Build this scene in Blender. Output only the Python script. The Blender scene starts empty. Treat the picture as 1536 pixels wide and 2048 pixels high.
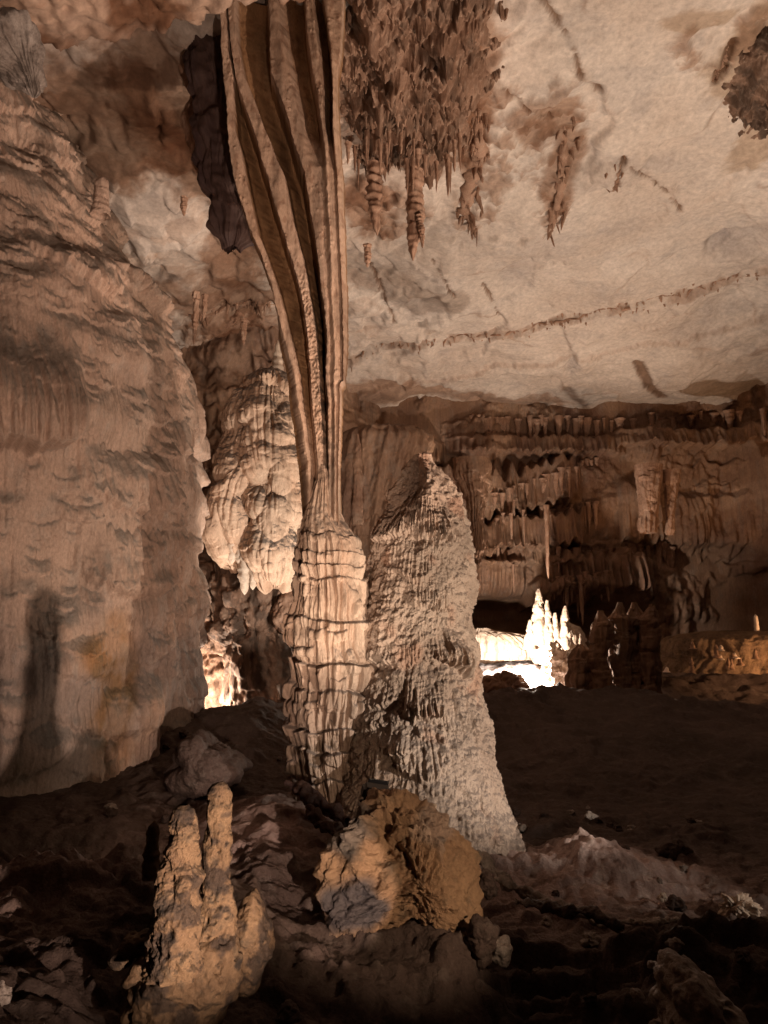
import bpy, math, random
import numpy as np
from mathutils import Vector

# ------------------------------------------------------------------ frame and camera
sc = bpy.context.scene
COL = sc.collection
F = 1479.0
PITCH = math.radians(8.7)
EYE = 1.6
CP, SP = math.cos(PITCH), math.sin(PITCH)
rnd = random.Random(7)

def at(px, py, Y):
    """a point at forward distance Y that stands on the sight line through a photo pixel"""
    a = (px - 768) / F; b = (1024 - py) / F
    k = Y / (CP - b * SP)
    return np.array([a * k, Y, EYE + k * (SP + b * CP)])

def m_per_px(Y): return Y / F

cam_d = bpy.data.cameras.new('camera'); cam = bpy.data.objects.new('camera', cam_d); COL.objects.link(cam)
cam.location = (0, 0, EYE); cam.rotation_euler = (math.pi / 2 + PITCH, 0, 0)
cam_d.sensor_fit = 'VERTICAL'; cam_d.sensor_height = 36; cam_d.lens = 36 * F / 2048
cam_d.clip_end = 200
sc.camera = cam

# ------------------------------------------------------------------ noise
def _h(ix, iy, iz, seed):
    n = (ix.astype(np.int64) * 374761393 + iy.astype(np.int64) * 668265263 + iz.astype(np.int64) * 2147483647 + seed * 1274126177) & 0xFFFFFFFF
    n = ((n ^ (n >> 13)) * 1274126177) & 0xFFFFFFFF
    n = ((n ^ (n >> 15)) * 2246822519) & 0xFFFFFFFF
    return (n ^ (n >> 16)) & 0xFFFFFFFF

def noise(x, y, z=0.0, seed=0):
    x, y, z = np.broadcast_arrays(np.asarray(x, float), np.asarray(y, float), np.asarray(z, float))
    ix, iy, iz = np.floor(x), np.floor(y), np.floor(z)
    fx, fy, fz = x - ix, y - iy, z - iz
    ux, uy, uz = (f * f * f * (f * (f * 6 - 15) + 10) for f in (fx, fy, fz))
    def g(dx, dy, dz):
        h = _h(ix + dx, iy + dy, iz + dz, seed)
        a = (h & 1023) / 1024.0 * 2 * np.pi; c = ((h >> 10) & 1023) / 511.5 - 1
        s = np.sqrt(np.maximum(0, 1 - c * c))
        return np.cos(a) * s * (fx - dx) + np.sin(a) * s * (fy - dy) + c * (fz - dz)
    def L(a, b, t): return a + (b - a) * t
    r = L(L(L(g(0,0,0), g(1,0,0), ux), L(g(0,1,0), g(1,1,0), ux), uy),
          L(L(g(0,0,1), g(1,0,1), ux), L(g(0,1,1), g(1,1,1), ux), uy), uz)
    return r * 1.5

def fbm(x, y, z=0.0, oct=4, seed=0, gain=.5):
    s = 0; a = 1.0
    for k in range(oct):
        s = s + a * noise(x * 2**k, y * 2**k, z * 2**k if not np.isscalar(z) or z else 0.0, seed + k); a *= gain
    return s

def ridged(x, y, z=0.0, oct=3, seed=0):
    s = 0; a = 1.0
    for k in range(oct):
        s = s + a * (1 - 2 * np.abs(noise(x * 2**k, y * 2**k, z * 2**k, seed + k))); a *= .5
    return s / 1.75

def cells(x, y, z=0.0, seed=0):
    """distance to the nearest scattered point (0 at a point, ~1 between)"""
    x, y, z = np.broadcast_arrays(np.asarray(x, float), np.asarray(y, float), np.asarray(z, float))
    ix, iy, iz = np.floor(x), np.floor(y), np.floor(z)
    best = np.full(x.shape, 9.0)
    for dx in (-1, 0, 1):
        for dy in (-1, 0, 1):
            for dz in (-1, 0, 1):
                h = _h(ix + dx, iy + dy, iz + dz, seed)
                px = ix + dx + (h & 1023) / 1024.; py = iy + dy + ((h >> 10) & 1023) / 1024.; pz = iz + dz + ((h >> 20) & 1023) / 1024.
                best = np.minimum(best, (px - x)**2 + (py - y)**2 + (pz - z)**2)
    return np.sqrt(best)

def facets(x, y, seed=0):
    """broken plates: each scattered cell is a plane with its own tilt; returns height and edge distance"""
    ix, iy = np.floor(x), np.floor(y); b1 = np.full(x.shape, 9.); b2 = b1.copy(); h0 = np.zeros(x.shape)
    for dx in (-1, 0, 1):
        for dy in (-1, 0, 1):
            h = _h(ix + dx, iy + dy, ix * 0, seed); px = ix + dx + (h & 1023) / 1024.; py = iy + dy + ((h >> 10) & 1023) / 1024.
            d = np.hypot(px - x, py - y); a = ((h >> 20) & 255) / 255. - .5; b = ((h >> 24) & 255) / 255. - .5
            hh = (x - px) * a * 2 + (y - py) * b * 2 + (a + b) * .5
            n = d < b1; b2 = np.where(n, b1, np.minimum(b2, d)); h0 = np.where(n, hh, h0); b1 = np.minimum(b1, d)
    return h0, b2 - b1

def sst(a, b, x):
    t = np.clip((x - a) / (b - a), 0, 1); return t * t * (3 - 2 * t)

# ------------------------------------------------------------------ meshes
def mesh_from(name, V, faces, mat, parent=None, tint=None, smooth=True):
    me = bpy.data.meshes.new(name)
    V = np.ascontiguousarray(V.reshape(-1, 3), dtype=np.float32); faces = np.ascontiguousarray(faces, dtype=np.int32)
    n, k = faces.shape
    me.vertices.add(len(V)); me.vertices.foreach_set('co', V.ravel())
    me.loops.add(n * k); me.loops.foreach_set('vertex_index', faces.ravel())
    me.polygons.add(n); me.polygons.foreach_set('loop_start', np.arange(0, n * k, k, dtype=np.int32))
    me.polygons.foreach_set('loop_total', np.full(n, k, dtype=np.int32))
    me.update(calc_edges=True)
    me.polygons.foreach_set('use_smooth', np.full(n, smooth, dtype=bool))
    ca = me.color_attributes.new('tint', 'FLOAT_COLOR', 'POINT')
    if tint is None: tint = np.ones((len(V), 3))
    t4 = np.ones((len(V), 4), np.float32); t4[:, :3] = tint.reshape(-1, 3)
    ca.data.foreach_set('color', t4.ravel())
    me.materials.append(mat); me.update()
    o = bpy.data.objects.new(name, me); COL.objects.link(o)
    if parent is not None: o.parent = parent
    return o

def grid_faces(nv, nu, wrap=False, flip=False):
    i = np.arange(nv - 1)[:, None]; j = np.arange(nu if wrap else nu - 1)[None, :]
    j2 = (j + 1) % nu
    f = np.stack(np.broadcast_arrays(i * nu + j, i * nu + j2, (i + 1) * nu + j2, (i + 1) * nu + j), -1).reshape(-1, 4)
    return f[:, ::-1] if flip else f

def tag(o, label, cat=None, group=None, kind=None):
    if label: o['label'] = label
    if cat: o['category'] = cat
    if group: o['group'] = group
    if kind: o['kind'] = kind
    return o

def thing(name, label, cat, group=None, loc=(0, 0, 0)):
    o = bpy.data.objects.new(name, None); COL.objects.link(o); o.location = loc; o.empty_display_size = .2
    return tag(o, label, cat, group)

def recentre(o, base):
    """put the object's origin at its base so that it could be moved like a thing"""
    b = Vector(base); o.data.transform(__import__('mathutils').Matrix.Translation(-b)); o.location = b
    return o

# ------------------------------------------------------------------ materials
def rock(name, c1, c2, c3=None, sc1=1.2, sc2=9.0, bump=.35, bscale=38., bdist=.02, rough=.72, spec=.25, pits=.0, stretch=1.0, streak=0.0, band=0.0):
    m = bpy.data.materials.new(name); m.use_nodes = True; nt = m.node_tree; N = nt.nodes; Lk = nt.links
    N.clear(); out = N.new('ShaderNodeOutputMaterial'); p = N.new('ShaderNodeBsdfPrincipled'); Lk.new(p.outputs[0], out.inputs[0])
    tc = N.new('ShaderNodeNewGeometry'); mp = N.new('ShaderNodeMapping'); Lk.new(tc.outputs['Position'], mp.inputs[0]); mp.inputs['Scale'].default_value = (1, 1, stretch)
    def nz(scale, detail=6, rough_=.6, dist=0.):
        n = N.new('ShaderNodeTexNoise'); n.inputs['Scale'].default_value = scale; n.inputs['Detail'].default_value = detail
        n.inputs['Roughness'].default_value = rough_; n.inputs['Distortion'].default_value = dist; Lk.new(mp.outputs[0], n.inputs['Vector']); return n
    def mix(fac, a, b, mode='MIX'):
        x = N.new('ShaderNodeMix'); x.data_type = 'RGBA'; x.blend_type = mode
        if isinstance(fac, float): x.inputs[0].default_value = fac
        else: Lk.new(fac, x.inputs[0])
        for s, v in ((6, a), (7, b)):
            if isinstance(v, tuple): x.inputs[s].default_value = (*v, 1)
            else: Lk.new(v, x.inputs[s])
        return x.outputs[2]
    def ramp(src, a, b, lo=0., hi=1.):
        r = N.new('ShaderNodeMapRange'); Lk.new(src, r.inputs[0]); r.inputs[1].default_value = a; r.inputs[2].default_value = b
        r.inputs[3].default_value = lo; r.inputs[4].default_value = hi; return r.outputs[0]
    n1 = nz(sc1, 7, .62, .4); n2 = nz(sc2, 6, .65)
    c = mix(ramp(n1.outputs[0], .38, .64), c1, c2)
    if c3: c = mix(ramp(n2.outputs[0], .52, .72, 0, .8), c, c3)
    n3 = nz(sc2 * 6, 4, .7); g = ramp(n3.outputs[0], .3, .7, .78, 1.16)
    cg = N.new('ShaderNodeCombineColor')
    for k in range(3): Lk.new(g, cg.inputs[k])
    c = mix(1., c, cg.outputs[0], 'MULTIPLY')
    if streak:
        ms = N.new('ShaderNodeMapping'); Lk.new(tc.outputs['Position'], ms.inputs[0]); ms.inputs['Scale'].default_value = (9, 9, .7)
        ns = N.new('ShaderNodeTexNoise'); ns.inputs['Scale'].default_value = 1.6; ns.inputs['Detail'].default_value = 5; Lk.new(ms.outputs[0], ns.inputs['Vector'])
        c = mix(ramp(ns.outputs[0], .5, .68, 0, streak), c, tuple(v * .45 for v in c2))
    at_ = N.new('ShaderNodeAttribute'); at_.attribute_name = 'tint'
    c = mix(1., c, at_.outputs['Color'], 'MULTIPLY')
    Lk.new(c, p.inputs['Base Color'])
    p.inputs['Roughness'].default_value = rough; p.inputs['Specular IOR Level'].default_value = spec
    rr = ramp(n2.outputs[0], .3, .7, rough - .14, rough + .14); Lk.new(rr, p.inputs['Roughness'])
    b = N.new('ShaderNodeBump'); b.inputs['Strength'].default_value = bump; b.inputs['Distance'].default_value = bdist
    nb = nz(bscale, 6, .68, .3); h = nb.outputs[0]
    if pits:
        vo = N.new('ShaderNodeTexVoronoi'); vo.inputs['Scale'].default_value = bscale * .45; Lk.new(mp.outputs[0], vo.inputs['Vector'])
        ad = N.new('ShaderNodeMath'); ad.operation = 'MULTIPLY_ADD'; Lk.new(vo.outputs['Distance'], ad.inputs[0]); ad.inputs[1].default_value = -pits; Lk.new(h, ad.inputs[2]); h = ad.outputs[0]
    if band:
        mb = N.new('ShaderNodeMapping'); Lk.new(tc.outputs['Position'], mb.inputs[0]); mb.inputs['Scale'].default_value = (1.2, 1.2, 45)
        nn = N.new('ShaderNodeTexNoise'); nn.inputs['Scale'].default_value = 1.0; nn.inputs['Detail'].default_value = 3; Lk.new(mb.outputs[0], nn.inputs['Vector'])
        ad = N.new('ShaderNodeMath'); ad.operation = 'MULTIPLY_ADD'; Lk.new(nn.outputs[0], ad.inputs[0]); ad.inputs[1].default_value = band; Lk.new(h, ad.inputs[2]); h = ad.outputs[0]
    Lk.new(h, b.inputs['Height']); Lk.new(b.outputs[0], p.inputs['Normal'])
    return m

M = {}
M['flow'] = rock('tan_flowstone', (.58, .415, .325), (.49, .335, .255), (.50, .40, .335), sc1=.8, sc2=7, bump=.8, bscale=30, bdist=.04, pits=.35, stretch=.55)
M['cone'] = rock('rough_calcite', (.56, .415, .32), (.45, .315, .235), (.38, .285, .225), sc1=1.6, sc2=13, bump=.75, bscale=30, bdist=.035, pits=.5)
M['ped'] = rock('fluted_calcite', (.60, .44, .33), (.46, .30, .21), (.34, .24, .17), sc1=2.2, sc2=14, bump=.4, bscale=55, bdist=.015, stretch=.4, streak=.35)
M['drape'] = rock('drapery_calcite', (.56, .40, .30), (.48, .32, .225), None, sc1=1.6, sc2=16, bump=.3, bscale=70, bdist=.01, stretch=.3, streak=.25, band=.5)
M['white'] = rock('pale_calcite', (.60, .49, .40), (.50, .385, .30), (.40, .32, .26), sc1=1.8, sc2=8, bump=.35, bscale=26, bdist=.03, rough=.55, spec=.4)
M['ceil'] = rock('pale_limestone', (.60, .515, .455), (.50, .41, .35), (.43, .37, .335), sc1=.55, sc2=2.3, bump=.28, bscale=9, bdist=.05, rough=.85, spec=.12)
M['wall'] = rock('brown_flowstone', (.27, .16, .10), (.15, .08, .052), (.21, .15, .115), sc1=.9, sc2=5, bump=.5, bscale=16, bdist=.05, stretch=.5, streak=.3)
M['drip'] = rock('brown_dripstone', (.38, .235, .165), (.23, .13, .085), (.46, .33, .25), sc1=2.5, sc2=11, bump=.6, bscale=24, bdist=.03, stretch=.4)
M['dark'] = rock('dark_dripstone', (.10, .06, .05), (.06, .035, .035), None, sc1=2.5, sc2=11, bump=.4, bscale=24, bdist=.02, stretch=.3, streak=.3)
M['floor'] = rock('cave_clay', (.095, .065, .056), (.055, .036, .029), (.14, .11, .095), sc1=.8, sc2=8, bump=.8, bscale=24, bdist=.035, rough=.8, pits=.3)
M['orange'] = rock('ochre_rock', (.37, .235, .14), (.25, .15, .09), (.12, .095, .07), sc1=3.2, sc2=7, bump=.8, bscale=30, bdist=.03, pits=.4)
M['grey'] = rock('grey_rock', (.36, .31, .28), (.26, .21, .18), (.17, .13, .11), sc1=3, sc2=12, bump=.7, bscale=30, bdist=.03)

M['golden'] = rock('golden_flowstone', (.155, .098, .055), (.105, .063, .036), (.055, .045, .033), sc1=7, sc2=15, bump=.8, bscale=70, bdist=.012, pits=.5)
M['bench'] = rock('bench_flowstone', (.22, .14, .08), (.12, .07, .04), (.05, .035, .028), sc1=2, sc2=7, bump=.8, bscale=16, bdist=.05)
def plain(name, c, rough=.5, metal=0.0, emit=None, es=0):
    m = bpy.data.materials.new(name); m.use_nodes = True; p = m.node_tree.nodes['Principled BSDF']
    nz = m.node_tree.nodes.new('ShaderNodeTexNoise'); nz.inputs['Scale'].default_value = 60
    mr = m.node_tree.nodes.new('ShaderNodeMapRange'); mr.inputs[3].default_value = rough - .1; mr.inputs[4].default_value = rough + .15
    m.node_tree.links.new(nz.outputs[0], mr.inputs[0]); m.node_tree.links.new(mr.outputs[0], p.inputs['Roughness'])
    p.inputs['Base Color'].default_value = (*c, 1); p.inputs['Metallic'].default_value = metal
    if emit: p.inputs['Emission Color'].default_value = (*emit, 1); p.inputs['Emission Strength'].default_value = es
    return m
M['black'] = plain('black_housing', (.015, .015, .016), .35)
M['glass'] = plain('lamp_glass', (.03, .03, .035), .1)

# ------------------------------------------------------------------ flowstone relief on an (s, z) chart
def pillows(s, z, n, seed, w, h, A, jag=.25, flute=.35, ff=14., area=None, shoulder=.3, lip=.05, droop=.3, dome=0.):
    """overlapping flowstone lobes: rounded shoulder above, fluted face, ragged drip edge below"""
    r = random.Random(seed); H = np.zeros((len(z), len(s)))
    wob = noise(z * 1.3, 0.0, 0.0, seed + 5)[:, None] * .25
    fl = np.abs(noise((s[None, :] + wob * .3) * ff, z[:, None] * .9, 0.0, seed + 1)) * 2
    fl = 1 - np.clip(fl, 0, 1)                                       # narrow grooves where fl -> 1
    jg = noise(s * ff * .9, 0.0, 0.0, seed + 2) + .6 * noise(s * ff * .35, 3.0, 0.0, seed + 3)
    s0, s1, z0, z1 = area or (s[0], s[-1], z[0], z[-1])
    for _ in range(n):
        a = r.uniform(s0, s1); b = r.uniform(z0, z1); W = r.uniform(*w); Hh = r.uniform(*h); Aa = r.uniform(*A) 
        iu = slice(np.searchsorted(s, a - W), np.searchsorted(s, a + W)); iv = slice(np.searchsorted(z, b - .4 * Hh), np.searchsorted(z, b + 1.5 * Hh))
        if iu.stop - iu.start < 2 or iv.stop - iv.start < 2: continue
        u = (s[iu] - a) / W
        edge = b + droop * Hh * u * u + jag * Hh * jg[iu]
        v = (z[iv][:, None] - edge[None, :]) / Hh
        f = np.clip((1 - v) / shoulder, 0, 1); f = np.sqrt(f * (2 - f))
        f = f * (.45 + .55 * np.clip(1 - np.abs(v - .45) * .6, 0, 1))
        if dome: f = f * (1 - dome) + dome * np.sqrt(np.clip(1 - (v * 1.6 - .6)**2, 0, 1)) * np.sqrt(np.clip(1 - u * u, 0, 1))[None, :]
        f = f * sst(-lip, lip, v)
        f = f * (1 - flute * fl[iv, iu] * sst(1.0, .5, v)) * np.clip(1 - u**4, 0, 1)[None, :]**.5
        H[iv, iu] = np.maximum(H[iv, iu], Aa * f)
    return H

def tiers(s, z, n, seed, w, h, A, flute=.45, ff=14., droop=.4, jag=.15, foot=.35, area=None):
    """little rimstone balconies: flat top, widest just under it, fluted face drawing in downward to a dripping edge"""
    r = random.Random(seed); H = np.zeros((len(z), len(s))); s0, s1, z0, z1 = area or (s[0], s[-1], z[0], z[-1])
    fl = np.clip(np.abs(noise((s * ff)[None, :] + .25 * noise(z * 1.3, 0, 0, seed + 5)[:, None], z[:, None] * 1.1, 0., seed + 1)) * 2.4, 0, 1)
    jg = noise(s * ff * 1.2, 0, 0, seed + 2); tp = .5 * noise(s * ff * .25, 0, 0, seed + 3) + .25 * noise(s * ff * .8, 0, 0, seed + 4)
    for _ in range(n):
        a = r.uniform(s0, s1); b = r.uniform(z0, z1); W = r.uniform(*w); Hh = r.uniform(*h); Aa = r.uniform(*A); sk = r.uniform(-.35, .35)
        iu = slice(np.searchsorted(s, a - W), np.searchsorted(s, a + W)); iv = slice(np.searchsorted(z, b - .5 * Hh), np.searchsorted(z, b + 1.7 * Hh))
        if iu.stop - iu.start < 2 or iv.stop - iv.start < 2: continue
        u = (s[iu] - a) / W; off = Hh * (sk * u + .5 * tp[iu])
        e0 = b + off + droop * Hh * u * u + jag * Hh * jg[iu]; e1 = b + Hh + off - .25 * Hh * u * u
        v = (z[iv][:, None] - e0[None]) / np.maximum(.15 * Hh, e1 - e0)[None]
        f = sst(1.12, .80, v) * sst(-.06, .05, v) * (foot + (1 - foot) * np.clip(v / .8, 0, 1)**.7) * (1 - flute * (1 - fl[iv, iu]) * sst(1., .7, v))
        H[iv, iu] = np.maximum(H[iv, iu], Aa * f * (np.clip(1 - u * u, 0, 1)**.4)[None])
    return H

def lobes(s, z, n, seed, w, h, k=.42, flute=.4, ff=14., droop=.45, jag=.2, area=None):
    """overlapping scallops: each swells outward as it comes down and ends in a toothed overhanging lip; k = thickness / height"""
    r = random.Random(seed); H = np.zeros((len(z), len(s))); s0, s1, z0, z1 = area or (s[0], s[-1], z[0], z[-1])
    fl = np.clip(np.abs(noise((s * ff)[None, :] + .2 * noise(z * 1.3, 0, 0, seed + 5)[:, None], z[:, None] * 1.0, 0., seed + 1)) * 2.2, 0, 1)
    jg = np.abs(noise(s * ff * 1.1, 0, 0, seed + 2)) * 1.6 - .4
    for _ in range(n):
        a = r.uniform(s0, s1); b = r.uniform(z0, z1); t = r.random()**1.6; W = w[0] + (w[1] - w[0]) * t; Hh = (h[0] + (h[1] - h[0]) * t) * r.uniform(.75, 1.25); sk = r.uniform(-.4, .4)
        iu = slice(np.searchsorted(s, a - W), np.searchsorted(s, a + W)); iv = slice(np.searchsorted(z, b - .6 * Hh), np.searchsorted(z, b + 1.8 * Hh))
        if iu.stop - iu.start < 2 or iv.stop - iv.start < 2: continue
        u = (s[iu] - a) / W; e = b + Hh * (droop * u * u + sk * u * .6 + jag * jg[iu])
        v = (z[iv][:, None] - e[None]) / Hh
        f = np.sqrt(np.clip(1 - np.clip(v, 0, 1)**2, 0, 1)) * (1 - .35 * np.clip(v, 0, 1)) * sst(-.10, .06, v) * (1 - flute * (1 - fl[iv, iu]) * sst(.9, .2, v)) * (np.clip(1 - u * u, 0, 1)**.45)[None]
        H[iv, iu] = np.maximum(H[iv, iu], k * Hh * f)
    return H

def bulbs(s, z, n, seed, w, h, A, area=None, sag=.35):
    """overlapping rounded knobs, each fullest a little below its middle"""
    r = random.Random(seed); H = np.zeros((len(z), len(s))); s0, s1, z0, z1 = area or (s[0], s[-1], z[0], z[-1])
    for _ in range(n):
        a = r.uniform(s0, s1); b = r.uniform(z0, z1); W = r.uniform(*w); Hh = r.uniform(*h); Aa = r.uniform(*A)
        iu = slice(np.searchsorted(s, a - W), np.searchsorted(s, a + W)); iv = slice(np.searchsorted(z, b - Hh), np.searchsorted(z, b + Hh * 1.8))
        if iu.stop - iu.start < 2 or iv.stop - iv.start < 2: continue
        u = ((s[iu] - a) / W)[None, :]; v = (z[iv][:, None] - b) / Hh; v = np.where(v > 0, v / 1.8, v)
        q = 1 - u * u - v * v
        H[iv, iu] = np.maximum(H[iv, iu], Aa * np.sqrt(np.clip(q, 0, 1)) * (1 - sag * .5 * (v + .3)))
    return H

def theta_grid(n, front=.78):
    """angles round a trunk, denser on the side that faces -Y"""
    nf = int(n * front); nb = n - nf
    a = np.linspace(-math.pi * .5 - math.radians(105), -math.pi * .5 + math.radians(105), nf, endpoint=False)
    b = np.linspace(-math.pi * .5 + math.radians(105), -math.pi * .5 + math.radians(255), nb, endpoint=False)
    return np.concatenate([a, b])

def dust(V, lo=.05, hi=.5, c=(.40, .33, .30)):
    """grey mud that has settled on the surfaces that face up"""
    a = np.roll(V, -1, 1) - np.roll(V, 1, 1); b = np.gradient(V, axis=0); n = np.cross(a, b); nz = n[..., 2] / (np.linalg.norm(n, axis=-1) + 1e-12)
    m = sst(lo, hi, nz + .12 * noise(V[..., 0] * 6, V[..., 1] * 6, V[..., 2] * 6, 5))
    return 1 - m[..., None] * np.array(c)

def trunk(name, prof, nu, nv, mat, disp=None, parent=None, tint=None, sref=None, zexp=None, lean=True):
    """prof: rows (z, cx, cy, rx, ry) from top to bottom; disp(s, z, P, th) -> metres outward"""
    prof = np.array(sorted(prof, key=lambda r: r[0]), float)
    z = np.linspace(prof[0, 0], prof[-1, 0], nv)
    g = [np.interp(z, prof[:, 0], prof[:, k]) for k in range(1, 5)]
    k = max(1, nv // 220)
    if k > 1:
        ker = np.hanning(2 * k + 1); ker /= ker.sum()
        g = [np.convolve(np.pad(q, k, mode='edge'), ker, 'valid') for q in g]
    cx, cy, rx, ry = g
    th = theta_grid(nu)
    R = sref or float(np.max(rx))
    s = (th - th[0]) * R
    C, S = np.cos(th)[None, :], np.sin(th)[None, :]
    X = cx[:, None] + rx[:, None] * C; Y = cy[:, None] + ry[:, None] * S; Z = np.broadcast_to(z[:, None], X.shape).copy()
    if disp is not None:
        P = np.stack([X, Y, Z], -1)
        D = disp(s, z, P, th)
        drz = np.gradient(rx, z)[:, None]; ln = np.sqrt(1 + np.clip(drz, -2.5, 2.5)**2)
        X = X + D * C / ln; Y = Y + D * S / ln; Z = Z - D * np.clip(drz, -2.5, 2.5) / ln
    V = np.stack([X, Y, Z], -1)
    T = tint(V, s, z, th) if tint else None
    o = mesh_from(name, V, grid_faces(nv, nu, True), mat, None, T)
    # close the top
    me = o.data
    if parent is not None: o.parent = parent
    else: recentre(o, (cx[0], cy[0], z[0]))
    return o

def from_px(rows, Y, ry=None, rep=1.0):
    """rows of (py, left px, right px[, Y]) -> trunk profile"""
    out = []
    for r in rows:
        y = r[3] if len(r) > 3 else Y
        a, b = at(r[1], r[0], y), at(r[2], r[0], y)
        rx = abs(b[0] - a[0]) / 2
        out.append((a[2], (a[0] + b[0]) / 2, y, max(rx, .002), max(rx * rep, .002)))
    return out

def lump(name, outline, Y, depth, mat, disp=None, nu=160, nv=90, parent=None, tint=None, sharp=.75, planes=()):
    """a rock with the given outline seen from the front and a real thickness: outline px points, Y centre, depth = half thickness"""
    W = np.array([at(p[0], p[1], Y) for p in outline]); c = W.mean(0)
    ph = np.arctan2(W[:, 2] - c[2], W[:, 0] - c[0]); rr = np.hypot(W[:, 2] - c[2], W[:, 0] - c[0])
    o = np.argsort(ph); ph, rr = ph[o], rr[o]
    a = np.linspace(-math.pi, math.pi, nu, endpoint=False)
    R = np.interp(a, np.concatenate([ph - 2 * math.pi, ph, ph + 2 * math.pi]), np.tile(rr, 3))
    ker = np.hanning(max(3, nu // 28)); ker /= ker.sum(); n = len(ker) // 2
    R = np.convolve(np.concatenate([R[-n:], R, R[:n]]), ker, 'same')[n:-n] if n else R
    t = np.linspace(0.0015, math.pi - .0015, nv)[:, None]
    q = np.sin(t)**sharp
    X = c[0] + q * R[None] * np.cos(a)[None]; Z = c[2] + q * R[None] * np.sin(a)[None]
    Yy = Y - depth * np.sign(np.cos(t)) * np.abs(np.cos(t))**.8 * np.ones_like(X)
    P = np.stack([X, Yy, Z], -1)
    if disp is not None:
        Nn = np.stack([np.cos(a)[None] * np.sin(t), -np.cos(t) * np.ones_like(X), np.sin(a)[None] * np.sin(t)], -1)
        D_ = disp(P)[..., None]
        for q in planes:
            nn = np.array(q[:3]) / np.linalg.norm(q[:3]); ov = np.clip((P - np.array([c[0], Y, c[2]])) @ nn - q[3], 0, None); P = P - ov[..., None] * nn * .92
        P = P + Nn * D_
    ob = mesh_from(name, P, grid_faces(nv, nu, True), mat, parent, tint(P) if tint else None)
    if parent is None: recentre(ob, (c[0], Y, P[..., 2].min()))
    return ob

# ------------------------------------------------------------------ cave floor
FX = np.concatenate([np.linspace(-9, -3, 90, endpoint=False), np.linspace(-3, 3.2, 440, endpoint=False), np.linspace(3.2, 13, 170)]); FY = np.concatenate([np.linspace(-4, 2.2, 40, endpoint=False), np.linspace(2.2, 5.5, 280, endpoint=False), np.linspace(5.5, 9.5, 240, endpoint=False), np.linspace(9.5, 21, 240)])
GX, GY = np.meshgrid(FX, FY)
def seg_side(x, y, pts):
    """signed distance in y to a polyline given as (x, y) points"""
    p = np.array(pts); return y - np.interp(x, p[:, 0], p[:, 1])
Z = np.zeros_like(GX)
Z += .10 * fbm(GX * .5, GY * .5, seed=11)
Z += .06 * sst(.1, .6, fbm(GX * 1.6, GY * 1.6, seed=12)) + .035 * fbm(GX * 3.5, GY * 5, seed=13, oct=4)
near = sst(9, 4, GY)
Z += near * (.022 * fbm(GX * 12, GY * 17, seed=14, oct=4) + .030 * (.5 - cells(GX * 8, GY * 12, seed=15)) * sst(-.3, .3, noise(GX * 1.2, GY * 1.2, seed=24)) + .02 * ridged(GX * 3 + GY, GY * 6, seed=25))
# terraces: bedding edges across the floor
tz = Z * 1.0 + .05 * noise(GX * 1.5, GY * 3, seed=16)
# ridge between the chamber and the lit hollow
rl = seg_side(GX, GY, [(-9, 10.5), (-3, 9.4), (-1.6, 9.6), (0, 11.5), (1.5, 12), (4, 12), (7, 12.6), (13, 13)])
rh = np.interp(GX, [-9, -2.8, -1.6, .5, 1.4, 3.8, 4.6, 6, 13], [.5, .48, .62, .55, .56, .60, .45, .25, .2])
Z += rh * np.exp(-(np.clip(-rl, 0, 9) / 1.5)**2) * np.where(rl < 0, 1, np.exp(-(rl / .55)**2))
Z += np.where(rl > 0, sst(.7, 3.2, rl) * .72, 0) * sst(-3, .5, GX)
Z -= .34 * sst(.15, .6, GX) * sst(4.2, 5.0, GY) * sst(10.5, 8.0, GY)
Z -= .26 * sst(-1.5, -.9, GX) * sst(4.6, 3.5, GY)
Z += .36 * np.exp(-((GX + 2.0) / .85)**2 - ((GY - 4.8) / .42)**2) * (1 + .3 * noise(GX * 3, GY * 4, seed=29))
Z += .10 * np.exp(-((GX + 1.9) / .55)**2 - ((GY - 3.3) / .5)**2) * (1 + noise(GX * 5, GY * 9, seed=23))
Z += .14 * np.exp(-((GX + .95) / .5)**2 - ((GY - 6.1) / .5)**2)
Z -= .22 * np.exp(-((GX - .3) / .8)**2 - ((GY - 3.9) / .45)**2)
far = sst(10.8, 11.8, GY); Z += far * (.05 * fbm(GX * 3.5, GY * 3.5, seed=27, oct=4) + .07 * (.5 - cells(GX * 2.6, GY * 2.6, seed=28)))
# apron of the big stalagmite spreading right
ap = np.exp(-((GX - 1.35) / .95)**2 - ((GY - 5.95) / .5)**2)
Z += .26 * ap * (1 + .3 * np.abs(noise(GX * 9, GY * 3, seed=17)))
# floor breaks down in steps toward the viewer on the right
st = seg_side(GX, GY, [(-9, 2.2), (-.2, 3.2), (.75, 5.05), (1.5, 4.75), (2.2, 4.4), (3.2, 4.5), (6, 4.6), (13, 4.6)])
edge = st + .10 * noise(GX * 3, GY * 3, seed=18) + .04 * noise(GX * 9, GY * 9, seed=19)
m = sst(.2, .8, GX)
Z -= m * (.16 * sst(.02, -.04, edge) + .13 * sst(-.22, -.27, edge + .08 * noise(GX * 2, 0, seed=20)) + .10 * sst(-.5, -.56, edge))
Z += m * .42 * sst(-.9, -1.9, edge) * (1 + .3 * noise(GX * 1.3, GY * 1.3, seed=21))
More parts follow.
